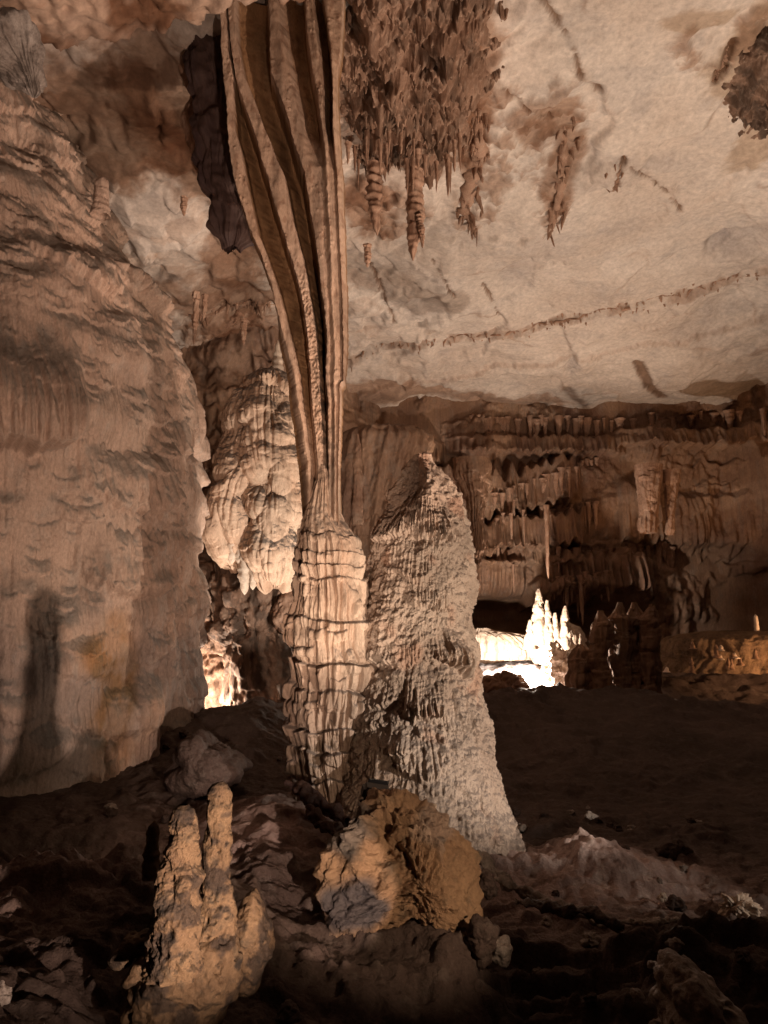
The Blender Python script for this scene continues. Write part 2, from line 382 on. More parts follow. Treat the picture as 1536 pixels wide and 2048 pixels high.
# ledge of the pit at the left front
Z -= .32 * np.exp(-((GX + 2.3) / 1.1)**2 - ((GY - 5.2) / .9)**2)
Z -= .22 * np.exp(-((GX + .35) / .5)**2 - ((GY - 4.7) / .6)**2)
Z += .05 * near * sst(.05, .25, fbm(GX * 2.2, GY * 4.5, seed=22))
FZ = Z
floor_tint = np.ones(GX.shape + (3,))
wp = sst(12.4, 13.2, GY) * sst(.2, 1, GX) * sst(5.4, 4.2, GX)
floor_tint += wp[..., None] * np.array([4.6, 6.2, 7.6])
lit_pools = 1.5 * np.exp(-((GX - 1.5) / 1.2)**2 - ((GY - 5.8) / .6)**2) + 1.2 * np.exp(-((GX + 1.0) / .9)**2 - ((GY - 6.0) / .8)**2) + .9 * np.exp(-((GX + 2.2) / .7)**2 - ((GY - 4.7) / .6)**2)
floor_tint += np.clip(lit_pools * (1 + .5 * noise(GX * 5, GY * 5, seed=26)), 0, 1.3)[..., None] * np.array([3.4, 3.7, 4.0])  # pools of lamplight on the apron and left floor, put into the colour
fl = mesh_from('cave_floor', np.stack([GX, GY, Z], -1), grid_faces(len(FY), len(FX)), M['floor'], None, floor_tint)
tag(fl, 'uneven brown clay and rock floor of the cave', kind='structure')
def bil(x, y, XS, YS, G):
    i = int(np.clip(np.searchsorted(XS, x) - 1, 0, len(XS) - 2)); j = int(np.clip(np.searchsorted(YS, y) - 1, 0, len(YS) - 2))
    a = (x - XS[i]) / (XS[i+1] - XS[i]); b = (y - YS[j]) / (YS[j+1] - YS[j])
    return float((G[j, i] * (1-a) + G[j, i+1] * a) * (1-b) + (G[j+1, i] * (1-a) + G[j+1, i+1] * a) * b)
def floor_z(x, y): return bil(x, y, FX, FY, FZ)

# ------------------------------------------------------------------ cave ceiling
CX = np.linspace(-9.5, 13, 640); CY = np.concatenate([np.linspace(-4, 5, 60, endpoint=False), np.linspace(5, 20.5, 560)])
GX, GY = np.meshgrid(CX, CY)
base_z = lambda y: np.interp(y, [-4, 5, 7, 19, 20.5], [8.0, 8.3, 8.2, 7.15, 6.9])
def on_ceiling(px, py, drop=0.0):
    Y = 8.0
    for _ in range(40):
        z = base_z(Y) - drop; b = (1024 - py) / F; e = (SP + b * CP) / (CP - b * SP)
        Y = .5 * Y + .5 * (z - EYE) / e
    p = at(px, py, Y); return p
Zc = base_z(GY) + 0 * GX
Zc -= .30 * sst(-.5, -5.5, GX) * sst(9, 14, GY)
Zc += .28 * fbm(GX * .28, GY * .28, seed=31, oct=3)
Zc += .10 * ridged(GX * .8 + .3 * noise(GX, GY, seed=33), GY * .8, seed=32, oct=3) * .7
Zc += .022 * fbm(GX * 3, GY * 3, seed=34, oct=4)
# shallow scallops
fh, fe = facets(GX * .75 + .25 * fbm(GX, GY, seed=56, oct=3), GY * .6 + .25 * fbm(GX + 7, GY, seed=57, oct=3), 58)
Zc += .13 * fh * sst(0, .12, fe)
fh2, fe2 = facets(GX * 2.1 + .3 * fbm(GX * 2, GY * 2, seed=59, oct=3), GY * 1.7, 60)
Zc += .085 * fh2 * sst(0, .12, fe2) * sst(2.8, .2, GX) + .03 * fh2 * sst(0, .15, fe2)
Zc += .05 * cells(GX * 1.1 + .2 * noise(GX * 2, GY * 2, seed=35), GY * 1.1, seed=36)
tint = np.ones(GX.shape + (3,))
warp = .42 * fbm(GX * 1.1, GY * 1.1, seed=37, oct=6, gain=.68); warp2 = .42 * fbm(GX * 1.1 + 9, GY * 1.1, seed=38, oct=6, gain=.68)
def blob(px, py, rpx, rpy=None, soft=.22, amp=1.):
    rpy = rpy or rpx
    c = on_ceiling(px, py); a = on_ceiling(px + rpx, py); b1 = on_ceiling(px, py - rpy * .999); b2 = on_ceiling(px, min(py + rpy, 870))
    rx = abs(a[0] - c[0]); ry = max(.15, abs(b2[1] - b1[1]) / 2); cy = (b1[1] + b2[1]) / 2
    d = np.hypot((GX - c[0]) / rx + warp * 1.0, (GY - cy) / ry + warp2 * 1.0)
    return sst(1 + soft, 1 - soft, d) * amp
def line(pts, wpx, amp=1., rough=1.):
    """distance mask to a polyline of photo pixels lying on the ceiling"""
    W = [on_ceiling(*p) for p in pts]; best = np.full(GX.shape, 9.)
    wx = .05 * rough * noise(GX * 4, GY * 4, seed=39) + .03 * rough * noise(GX * 12, GY * 12, seed=40)
    for a, b in zip(W[:-1], W[1:]):
        d = b[:2] - a[:2]; L2 = float(d @ d) + 1e-9
        t = np.clip(((GX - a[0]) * d[0] + (GY - a[1]) * d[1]) / L2, 0, 1)
        best = np.minimum(best, np.hypot(GX - a[0] - t * d[0], GY - a[1] - t * d[1]) + wx)
    w = wpx * W[0][1] / F
    return sst(w * 1.3, w * .5, best) * amp
BROWN = np.array([.55, .42, .34]); GREY = np.array([.50, .53, .60]); OLIVE = np.array([.55, .43, .30])
def stain_or_shade(mask, c):
    global tint
    tint = tint * (1 - mask[..., None]) + tint * c * mask[..., None]
for b in [(210, 250, 170, 130), (330, 190, 150, 120), (380, 330, 90, 90), (830, 180, 190, 170), (950, 120, 70, 190), (1095, 245, 60, 50), (1130, 330, 36, 90), 
          (740, 420, 60, 60), (460, 600, 120, 60), (500, 680, 60, 40), (800, 770, 120, 22), (1000, 790, 120, 14), (470, 520, 60, 50), (950, 300, 30, 60)]:
    stain_or_shade(blob(*b, amp=.9), BROWN)
for b in [(1500, 110, 70, 90), (1520, 300, 50, 60), (1400, 45, 70, 30)]: stain_or_shade(blob(*b, amp=.6), OLIVE)
for b in [(1040, 560, 36, 34), (1480, 508, 60, 28), (1440, 512, 18, 28), (1212, 800, 24, 12), (1145, 712, 16, 18), (560, 470, 40, 30), (850, 620, 40, 30)]: hb_ = blob(*b, soft=.3); Zc += .10 * hb_; stain_or_shade(hb_ * .3, GREY)  # roof hollows dented in, their shade tinted grey
for pts, w in [([(1085, 0), (1120, 50), (1150, 95), (1165, 155), (1200, 185)], 8), ([(1245, 310), (1290, 360), (1340, 410), (1365, 440)], 4), ([(1000, 150), (1060, 200), (1110, 240)], 3),
               ([(1275, 705), (1325, 775)], 13), ([(1430, 180), (1465, 110)], 9), ([(1225, 390), (1245, 320)], 7), ([(960, 560), (1000, 640)], 3), ([(740, 540), (790, 640)], 4), ([(860, 500), (910, 590)], 3)]:
    lk = line(pts, w); stain_or_shade(lk, BROWN * .7); Zc += .07 * line(pts, w * .7)
marb = fbm(GX * .55 + .5 * warp, GY * 1.2 + .5 * warp2, seed=65, oct=6, gain=.6)
stain_or_shade(sst(.12, .30, marb) * .4 * sst(1.0, -1., GX + 1.5 * warp), BROWN * 1.2)
stain_or_shade(sst(.22, .40, -marb) * .35, np.array([.72, .74, .78]))
stain_or_shade(sst(.05, .0, fe) * sst(.1, .4, fbm(GX * .8, GY * .8, seed=66)) * .5, BROWN)
# bedding step that crosses the back of the ceiling
bl = [(560, 745), (700, 722), (830, 694), (960, 678), (1080, 655), (1200, 628), (1330, 608), (1430, 590), (1536, 566), (1700, 540)]
W = np.array([on_ceiling(*p) for p in bl]); sd = GY - np.interp(GX, W[:, 0], W[:, 1]) + .10 * noise(GX * 2, GY * 2, seed=41) + .06 * noise(GX * 7, GY * 7, seed=42)
sd = sd + .12 * fbm(GX * 4, GY * 4, seed=67, oct=4)
lm = sst(-.13, -.03, sd) * sst(.13, .04, sd) * sst(-.25, .15, fbm(GX * 1.6, GY * 1.6, seed=68))
Zc -= .13 * sst(-.02, .05, sd) + .05 * lm * noise(GX * 9, GY * 9, seed=43)
stain_or_shade(lm * sst(.0, .4, .5 + fbm(GX * 2, GY * 2, seed=44)) * .6, BROWN)
sd2 = sd - 1.5 + .3 * noise(GX * .7, 3, seed=45); Zc -= .10 * sst(-.03, .05, sd2); stain_or_shade(sst(-.05, 0, sd2) * sst(.08, .02, sd2) * .35, BROWN)
cr = np.maximum.reduce([blob(1040, 230, 120, 130, amp=1.), blob(960, 330, 50, 120), blob(1100, 380, 40, 90), blob(770, 420, 90, 60), blob(470, 640, 120, 60), blob(1440, 90, 90, 60)])
cr = cr * sst(-.15, .2, fbm(GX * 2, GY * 2, seed=70, oct=5, gain=.65))
Zc -= cr * (.10 * (1 - cells(GX * 7, GY * 5, seed=71)) + .05 * fbm(GX * 12, GY * 9, seed=72))
stain_or_shade(cr * .75, BROWN * 1.05)
# smaller overlapping plates of rock
for k, (off, amp) in enumerate([(2.4, .08), (3.6, .07), (-1.3, .05)]):
    s3 = sd + off + .6 * fbm(GX * .5, GY * .5, seed=46 + k); seg = sst(-.1, .2, noise(GX * .45, GY * .2, seed=50 + k))
    Zc -= amp * seg * (sst(-.03, .04, s3) - sst(.0, 1.6, s3))
# hanging low roof at the upper left, nearer than the column
LP = [on_ceiling(*q, .6) for q in [(-200, 40), (0, 62), (60, 84), (130, 104), (200, 98), (300, 84), (380, 66), (430, 36), (500, 18), (600, 8), (720, -30)]] + [np.array([1.2, 6.2, 0]), np.array([3, 4, 0])]
low = sst(.05, -.05, seg_side(GX, GY, [(-9.5, 6.9)] + [(q[0], q[1]) for q in LP]) + .14 * fbm(GX * 2.3, GY * 2.3, seed=53)) * sst(2.4, 1.6, GX)
Zc -= low * .55
stain_or_shade(low * .85, BROWN * 1.15)
for b in [(230, 230, 190, 130), (330, 320, 120, 90), (430, 250, 60, 200)]: stain_or_shade(blob(*b, soft=.5, amp=.45), np.array([.6, .56, .52]))  # left roof darkened in colour for its distance from the lamps
stain_or_shade(sst(.2, .8, low) * sst(0, .4, fbm(GX * 1.6, GY * 1.6, seed=69)), BROWN * .8)
Zc -= low * (.16 * cells(GX * 3, GY * 3, seed=54) + .05 * fbm(GX * 8, GY * 8, seed=55))
CZ = Zc
ce = mesh_from('cave_ceiling', np.stack([GX, GY, Zc], -1), grid_faces(len(CY), len(CX), flip=True), M['ceil'], None, np.clip(tint, .02, 1.3))
tag(ce, 'pale limestone ceiling with brown stains and cracks', kind='structure')
def ceil_z(x, y): return bil(x, y, CX, CY, CZ)

# ------------------------------------------------------------------ back wall
WX = np.linspace(-9.5, 13, 900); WZ = np.linspace(-.8, 8.2, 420)
WYB = 18.0
H = .8 * fbm(WX[None] * .35, WZ[:, None] * .35, seed=61, oct=3) + .12 * fbm(WX[None] * 2, WZ[:, None] * 2, seed=62)
# hollow left part comes closer behind the pale stalagmite
leftw = sst(.2, -2.0, WX)[None] * np.ones((len(WZ), 1))
H += 3.2 * leftw
H += pillows(WX, WZ, 260, 63, (.3, 1.0), (.3, .9), (.08, .3), jag=.35, flute=.5, ff=5)
def shelf(px0, px1, py_top, py_bot, A, slope=0., seed=1, jag=.35, ff=5, flute=.6):
    """one broad ledge with a dripping edge, placed from photo pixels at the wall"""
    a = at(px0, py_top, 16.4); b = at(px1, py_bot, 16.4)
    zt, zb = a[2], b[2]; xc = (a[0] + b[0]) / 2; W = abs(b[0] - a[0]) / 2
    u = (WX - xc) / W; hh = zt - zb
    edge = zb + slope * u * hh + jag * hh * (noise(WX * ff, 0., 0., seed) * .9 + .5 * noise(WX * ff * .3, 2., 0., seed + 1))
    v = (WZ[:, None] - edge[None]) / hh
    top = 1 + 0 * v
    f = np.clip((1 - v) / .12, 0, 1) * sst(-.05, .05, v) * np.clip(1 - np.abs(u)**6, 0, 1)[None]
    fl = 1 - np.clip(np.abs(noise(WX * ff * 1.3, seed + 4, 0., seed + 3)) * 2.4, 0, 1)
    return A * f * (.55 + .45 * np.clip(1 - v, 0, 1)) * (1 - flute * .5 * fl[None] * sst(1., .3, v))
for a in [(690, 900, 850, 905, .9, 0, 71, .1), (700, 1010, 905, 1000, 1.0, 0, 72, .25), (960, 1200, 900, 1000, .8, .3, 73), (940, 1210, 1010, 1085, 1.1, .2, 74), (940, 1190, 1080, 1120, .8, 0, 75),
          (1100, 1360, 1095, 1180, 1.3, 0, 76), (1080, 1240, 1150, 1210, 1.2, 0, 77), (900, 1300, 840, 880, .7, 0, 78), (1250, 1800, 830, 870, .8, -.2, 79), (1270, 1380, 930, 1065, .5, 0, 80, .2),
          (1380, 1560, 960, 1080, .35, 0, 81, .1), (930, 1080, 1105, 1190, .9, 0, 82, .1)]:
    H = np.maximum(H, shelf(*a)+ .5 * H)
void = sst(-.5, .6, .75 - np.abs(WZ[:, None] - 1.85) * 1.7 + .55 * noise(WX[None] * 1.2, 0, 0, 83)) * sst(.6, 1.2, WX)[None] * sst(7.0, 4.6, WX)[None]
H -= 1.3 * void
# the wall bends toward the viewer at its ends so that the chamber closes
bend = sst(8, 13, WX)[None] * 9 + sst(-4.5, -9.5, WX)[None] * 10
WYG = WYB - H - bend
Wt = np.ones(WYG.shape + (3,))
pn = sst(-.1, .35, fbm(WX[None] * .7, WZ[:, None] * .9, seed=84)); Wt *= (1 + pn[..., None] * np.array([.25, .35, .45]))
bw = mesh_from('cave_wall', np.stack([np.broadcast_to(WX[None], WYG.shape), WYG, np.broadcast_to(WZ[:, None], WYG.shape)], -1), grid_faces(len(WZ), len(WX)), M['wall'], None, Wt)
tag(bw, 'far wall of the cave hung with brown flowstone ledges', kind='structure')
def wall_y(x, z): return bil(x, z, WX, WZ, WYG)

# side and rear walls close the chamber for light and for other views
def side_wall(path, seed):
    p = np.array(path, float); n = 160; t = np.linspace(0, len(p) - 1, n)
    x = np.interp(t, range(len(p)), p[:, 0]); y = np.interp(t, range(len(p)), p[:, 1]); z = np.linspace(-1, 9, 90)
    X, Zz = np.meshgrid(x, z); Y, _ = np.meshgrid(y, z)
    d = .7 * fbm(X * .4 + Y * .4, Zz * .5, Y * .3, seed=seed, oct=5)
    dx = np.gradient(x)[None]; dy = np.gradient(y)[None]; l = np.hypot(dx, dy)
    V = np.stack([X - d * dy / l, Y + d * dx / l, Zz], -1)
    return tag(mesh_from('cave_wall', V, grid_faces(90, n), M['wall']), 'rough side wall closing the cave chamber', kind='structure')
side_wall([(-8.6, 9.5), (-9, 6), (-8.5, 2), (-7.5, -2.5), (-3, -3.6), (4, -3.6), (10.5, -2.5), (12.2, 3), (12.3, 10)], 91)

# ------------------------------------------------------------------ left flowstone mound
rows = [(150, -420, 95), (230, -520, 150), (330, -640, 218), (450, -720, 268), (600, -760, 345), (750, -800, 378), (880, -820, 388), (1050, -840, 394), (1250, -850, 398), (1440, -860, 407), (1520, -880, 400), (1650, -920, 400)]
MY = 8.9
prof = []
for (py, l, r) in rows:
    r = r - (42 if py < 700 else 14); a = at(r, py, MY); R = 2.65 if py > 700 else np.interp(py, [150, 330, 600, 700], [1.7, 2.05, 2.45, 2.6])
    prof.append((a[2], a[0] - R * 1.02, MY + .1, R, R * .98))
def disp_mound(s, z, P, th):
    D = .10 * fbm(P[..., 0] * .9, P[..., 1] * .9, P[..., 2] * .7, seed=101)
    sc_ = s
    up = sst(.5, 2.4, P[..., 2] + .7 * noise(s * 1.2, 0, 0, 99)[None])
    D += .12 * fbm(P[..., 0] * 1.6, P[..., 1] * 1.6, P[..., 2] * 1.5, seed=113, oct=2)
    sc_ = (.55 + .30 * up)
    D += lobes(s, z, 130, 102, (.25, .75), (.22, .6), .36, ff=10) * sc_
    D += lobes(s, z, 900, 103, (.08, .30), (.08, .24), .46, ff=16) * sc_
    D += lobes(s, z, 2600, 117, (.03, .09), (.03, .09), .40, ff=30) * (.5 + .5 * up)
    D += .020 * np.clip(np.abs(noise((s * 15)[None] + .15 * noise(z * 2, 0, 0, 98)[:, None], z[:, None] * .5, 0., 97)) * 2, 0, 1)
    D += .016 * ridged((s * 11)[None] + .3 * noise(z * .8, 0, 0, 115)[:, None], z[:, None] * .6, 0., 2, 114) * sst(-.3, .3, noise((s * .9)[None], z[:, None] * .9, 0, 116))
    # long smooth curtains toward the right edge
    sr = P[..., 0]
    fl = ridged((s * 3.4)[None] + .25 * noise(z * .8, 0, 0, 105)[:, None], z[:, None] * .25, 0., 2, 106)
    D += .045 * fl * sst(-3.3, -2.4, P[..., 0])
    D += .006 * fbm(P[..., 0] * 9, P[..., 1] * 9, P[..., 2] * 6, seed=107, oct=3)
    # the big fringed curtain at the far left (photo 0-200, 700-890)
    c = at(70, 800, 6.7); 
    ang = np.unwrap(np.array([math.atan2(c[1] - (MY + .1), c[0] - (-4.95))]))[0]; i = int(np.argmin(np.abs(th - ang))); s0 = s[i]
    u = (s - s0) / .62; z0 = at(0, 882, 6.6)[2]; z1 = at(0, 640, 6.6)[2]
    e = z0 + .30 * np.clip(np.abs(u), 0, 2)**2.5 + .07 * noise(s * 16, 0, 0, 108) + .05 * noise(s * 5, 0, 0, 109)
    v = (z[:, None] - e[None]) / (z1 - z0)
    f = sst(-.02, .02, v) * sst(1.3, .2, v) * np.clip(1.1 - np.abs(u)[None]**3, 0, 1)
    D = D * (1 - .85 * f) + f * .52 * (1 - .22 * (1 - np.clip(np.abs(noise((s * 13)[None], z[:, None] * .8, 0., 110)) * 2.5, 0, 1)))
    D *= sst(at(0, 1640, 7)[2] - .1, at(0, 1560, 7)[2], z)[:, None] * .9 + .1
    return D
def tint_mound(V, s, z, th):
    T = np.ones(V.shape)
    n = fbm(V[..., 0] * 1.1, V[..., 1] * 1.1, V[..., 2] * .8, seed=111)
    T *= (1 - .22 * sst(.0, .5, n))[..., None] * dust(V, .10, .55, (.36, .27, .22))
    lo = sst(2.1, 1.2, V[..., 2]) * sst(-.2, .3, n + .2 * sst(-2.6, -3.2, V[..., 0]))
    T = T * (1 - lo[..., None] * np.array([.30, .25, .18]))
    # ochre seep stain
    c = at(150, 1400, 6.6); d = np.hypot((V[..., 0] - c[0]) / .17, (V[..., 2] - c[2]) / .75) + .5 * noise(V[..., 0] * 3, V[..., 2] * 2.5, 0, 112)
    st_ = sst(1.25, .6, d); T = T * (1 - st_[..., None] * np.array([.28, .45, .66]) * (.55 + .45 * sst(-.3, .3, fbm(V[..., 0] * 7, V[..., 2] * 2.5, 0, seed=109, oct=3)))[..., None])
    return T
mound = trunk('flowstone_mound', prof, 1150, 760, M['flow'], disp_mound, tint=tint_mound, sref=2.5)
tag(mound, 'huge tan flowstone mound covered in scalloped drip terraces, filling the left side', 'flowstone')

# a little stub standing proud of its shoulder
def spike_mesh(name, prof, mat, nu=20, nv=28, seed=0, rough=.12, parent=None, down=False, tint=None):
    """thin dripstone: prof rows (t along, radius); built pointing up from the origin (or down)"""
    p = np.array(prof, float); t = np.linspace(0, 1, nv); L = p[-1, 0]
    r = np.interp(t * L, p[:, 0], p[:, 1]); th = np.linspace(0, 2 * math.pi, nu, endpoint=False)
    bx = .05 * L * noise(t * 1.6, seed, 0., seed + 201) * t; by = .05 * L * noise(t * 1.6, seed + 3, 0., seed + 202) * t
    n = noise(np.cos(th)[None] * 1.4 + seed, np.sin(th)[None] * 1.4, (t * L / max(r.max(), .01) * .8)[:, None], seed)
    ring = noise(t * L / max(r.max(), .01) * 1.8, 0., 0., seed + 9)[:, None]
    R = r[:, None] * (1 + rough * 2 * n + rough * 2.2 * ring)
    sg = -1 if down else 1
    V = np.stack([bx[:, None] + R * np.cos(th)[None], by[:, None] + R * np.sin(th)[None], sg * (t * L)[:, None] + 0 * R], -1)
    return mesh_from(name, V, grid_faces(nv, nu, True, flip=down), mat, parent, tint)

p = at(200, 432, 7.35)
st = spike_mesh('stalagmite', [(0, .10), (.1, .085), (.3, .075), (.40, .065), (.44, .04), (.455, .002)], M['flow'], 36, 50, 5, .1)
st.location = p; tag(st, 'stubby pale stalagmite standing on the upper shoulder of the big flowstone mound', 'stalagmite')

# ------------------------------------------------------------------ the stone column: drapery above, fluted pedestal below
YC = 6.75
colm = thing('stone_column', 'tall cave column of folded brown drapery running down into a fluted pedestal', 'cave column', loc=tuple(at(660, 1600, YC)))
cb = Vector(at(660, 1600, YC))
py = np.array([0, 50, 100, 150, 200, 250, 300, 350, 400, 450, 500, 560, 620, 680, 740, 765, 772, 800, 860, 920, 980, 1040, 1090])
e0 = np.array([436, 438, 440, 443, 450, 454, 457, 465, 478, 494, 515, 537, 550, 556, 569, 572, 573, 575, 584, 592, 598, 603, 600])
a1 = np.array([438, 440, 442, 445, 451, 455, 458, 466, 480, 496, 517, 540, 554, 570, 585, 589, 590, 594, 605, 614, 618, 620, 620])
b1 = np.array([452, 454, 458, 465, 466, 469, 483, 491, 502, 513, 530, 552, 569, 583, 596, 599, 600, 603, 611, 619, 623, 625, 625])
a2 = np.array([454, 456, 460, 467, 484, 501, 516, 532, 544, 560, 575, 593, 605, 613, 618, 620, 620, 622, 627, 632, 634, 636, 636])
b2 = np.array([472, 474, 478, 490, 511, 528, 548, 570, 579, 589, 603, 615, 625, 633, 639, 640, 640, 642, 647, 648, 649, 650, 650])
a3 = np.array([535, 537, 539, 541, 560, 577, 590, 607, 615, 624, 632, 639, 647, 652, 651, 651, 652, 654, 655, 655, 656, 656, 656])
b3 = np.array([548, 552, 565, 575, 588, 596, 606, 618, 625, 634, 642, 648, 654, 658, 658, 658, 658, 660, 661, 661, 661, 661, 661])
a4 = np.array([606, 610, 614, 620, 632, 638, 644, 650, 652, 654, 656, 659, 662, 664, 665, 665, 664, 665, 666, 666, 666, 666, 666])
a5 = np.array([640, 648, 655, 660, 660, 660, 664, 668, 670, 672, 675, 678, 680, 682, 682, 682, 674, 675, 673, 672, 672, 673, 674])
e5 = np.array([690, 688, 684, 678, 676, 680, 684, 687, 688, 690, 692, 694, 695, 695, 693, 692, 684, 684, 682, 681, 681, 684, 700])
g1 = np.array([.16, .18, .22, .28, .36, .40, .42, .42, .40, .38, .36, .32, .27, .22, .18, .17, .17, .14, .10, .08, .07, .06, .06])
nrow = 760
PYs = np.linspace(-20, 1090, nrow)
I = lambda q: np.interp(PYs, py, q)
E0, A1, B1, A2, B2, A3, B3, A4, A5, E5, G = map(I, (e0, a1, b1, a2, b2, a3, b3, a4, a5, e5, g1))
wsc = m_per_px(YC)
topg = np.interp(PYs, [0, 250, 300, 340], [1, 1, .35, 0])
seqx = [E0, E0 + 1, A1 + 1, B1 - 1, B1 + 4, A2 - 6, A2, A2 + 3, B2 - 2, B2 + 4, A3 - 7, A3, A3 + 3, B3, .5 * (B3 + A4), A4 - 3, A4 + 5, .5 * (A4 + A5), A5 - 4, A5 + 2, A5 + 6, E5 - 4, E5]
z0_ = np.zeros(nrow)
seqy = [G * 0 + .30, .14 + z0_, z0_, z0_ + .01, G * .75, G * 1.1, G * .25, z0_ - .01, z0_ - .01, G * .75, G * 1.25, G * .2, z0_ - .05, z0_ - .05, -.04 + .16 * topg, -.03 + .20 * topg, z0_ - .07, -.06 + z0_, -.05 + .20 * topg, -.02 + .2 * topg, z0_ - .06, z0_ - .01, z0_ + .14]
# thin side flange where an outer curtain shows left of the first fold (lower half)
flg = np.interp(PYs, [560, 620, 700, 1040], [0, 6, 14, 16])
seqx = [np.array(q) for q in seqx]
for k in range(len(seqx)): seqx[k] = seqx[k] + (2.2 * noise(PYs * .018, k * .21, 0, 126) + 1.4 * noise(PYs * .09, k * .4, 0, 127) + 1.3 * noise(PYs * .33, k * .7, 0, 130) * sst(350, 650, PYs)) * (.4 + .6 * sst(1040, 800, PYs))
for k in range(1, len(seqx)): seqx[k] = np.maximum(seqx[k], seqx[k-1] + .15)
sub = 14
fx, fy = [], []
for k in range(len(seqx) - 1):
    for j in range(sub):
        t = j / sub; t2 = t * t * (3 - 2 * t)
        fx.append(seqx[k] * (1 - t) + seqx[k+1] * t); fy.append(seqy[k] * (1 - t2) + seqy[k+1] * t2)
fx.append(seqx[-1]); fy.append(seqy[-1])
fx = np.array(fx).T; fy = np.array(fy).T                            # rows x n
ker = np.hanning(9); ker /= ker.sum()
fy = np.apply_along_axis(lambda r: np.convolve(np.pad(r, 4, mode='edge'), ker, 'valid'), 1, fy)
PX3 = np.zeros(fx.shape + (3,))
bq = (1024 - PYs) / F; kk = YC / (CP - bq * SP); zz = EYE + kk * (SP + bq * CP)
PX3[..., 0] = (fx - 768) / F * kk[:, None]
wob = .012 * fbm(PX3[..., 0] * 9, (zz * 4)[:, None], 0, seed=128, oct=4) - .010 * sst(.4, .1, cells(PX3[..., 0] * 24, (zz * 16)[:, None], 0, 129)) * sst(0, .3, noise(PX3[..., 0] * 6, (zz * 2)[:, None], 0, 120)) + .006 * noise(PX3[..., 0] * 5, (zz * 9)[:, None], 0, 121) + .010 * noise(PX3[..., 0] * 14, (zz * 1.2)[:, None], 0, 122)
rim = sst(740, 600, PYs)[:, None] * 0 + np.exp(-((fx - (A2[:, None] + B2[:, None]) / 2) / 22)**2) * sst(480, 600, PYs)[:, None] * sst(1000, 800, PYs)[:, None]
wob = wob + .03 * rim * np.abs(noise(PX3[..., 0] * 30, (zz * 22)[:, None], 0, 123))
step = .03 * (sst(742, 746, PYs) - .5 * sst(828, 832, PYs))[:, None] * sst(B2.mean() - 8, B2.mean(), fx)
PX3[..., 1] = YC + fy + wob + step * 0 - .1 * sst(900, 1090, PYs)[:, None]
PX3[..., 2] = zz[:, None]
# back of the sheet
nb = 60
bk = np.zeros((nrow, nb, 3)); tt = np.linspace(0, 1, nb + 2)[1:-1]
xr = PX3[:, -1, 0]; xl = PX3[:, 0, 0]
bk[..., 0] = xr[:, None] + (xl - xr)[:, None] * (.5 - .5 * np.cos(tt * math.pi))[None]
yb0 = PX3[:, -1, 1]; yb1 = PX3[:, 0, 1]
bk[..., 1] = yb0[:, None] * (1 - tt) + yb1[:, None] * tt + np.interp(PYs, [0, 500, 1090], [.35, .25, .15])[:, None] * np.sin(tt * math.pi)[None]
bk[..., 2] = zz[:, None]
allv = np.concatenate([PX3, bk], 1)[::-1]
T = np.ones(allv.shape)
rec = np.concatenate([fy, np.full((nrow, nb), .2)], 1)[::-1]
T *= (1 - sst(.04, .14, rec)[..., None] * np.array([.45, .56, .70]))           # recessed sheets browned: shadow of the ridges put into the colour
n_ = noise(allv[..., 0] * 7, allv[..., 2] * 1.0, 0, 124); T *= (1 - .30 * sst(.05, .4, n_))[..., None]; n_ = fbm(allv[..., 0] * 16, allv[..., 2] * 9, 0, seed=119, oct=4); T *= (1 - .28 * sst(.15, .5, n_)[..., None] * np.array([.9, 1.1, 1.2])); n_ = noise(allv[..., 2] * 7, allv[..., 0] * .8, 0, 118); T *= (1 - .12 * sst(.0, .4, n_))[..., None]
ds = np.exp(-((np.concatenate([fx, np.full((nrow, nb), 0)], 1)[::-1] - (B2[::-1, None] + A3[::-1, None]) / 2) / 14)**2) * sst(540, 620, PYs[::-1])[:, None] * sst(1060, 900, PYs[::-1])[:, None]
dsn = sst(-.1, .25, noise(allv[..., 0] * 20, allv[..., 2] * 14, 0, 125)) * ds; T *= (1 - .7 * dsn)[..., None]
dr = mesh_from('drapery', allv - np.array(cb), grid_faces(nrow, allv.shape[1], True), M['drape'], colm, T)

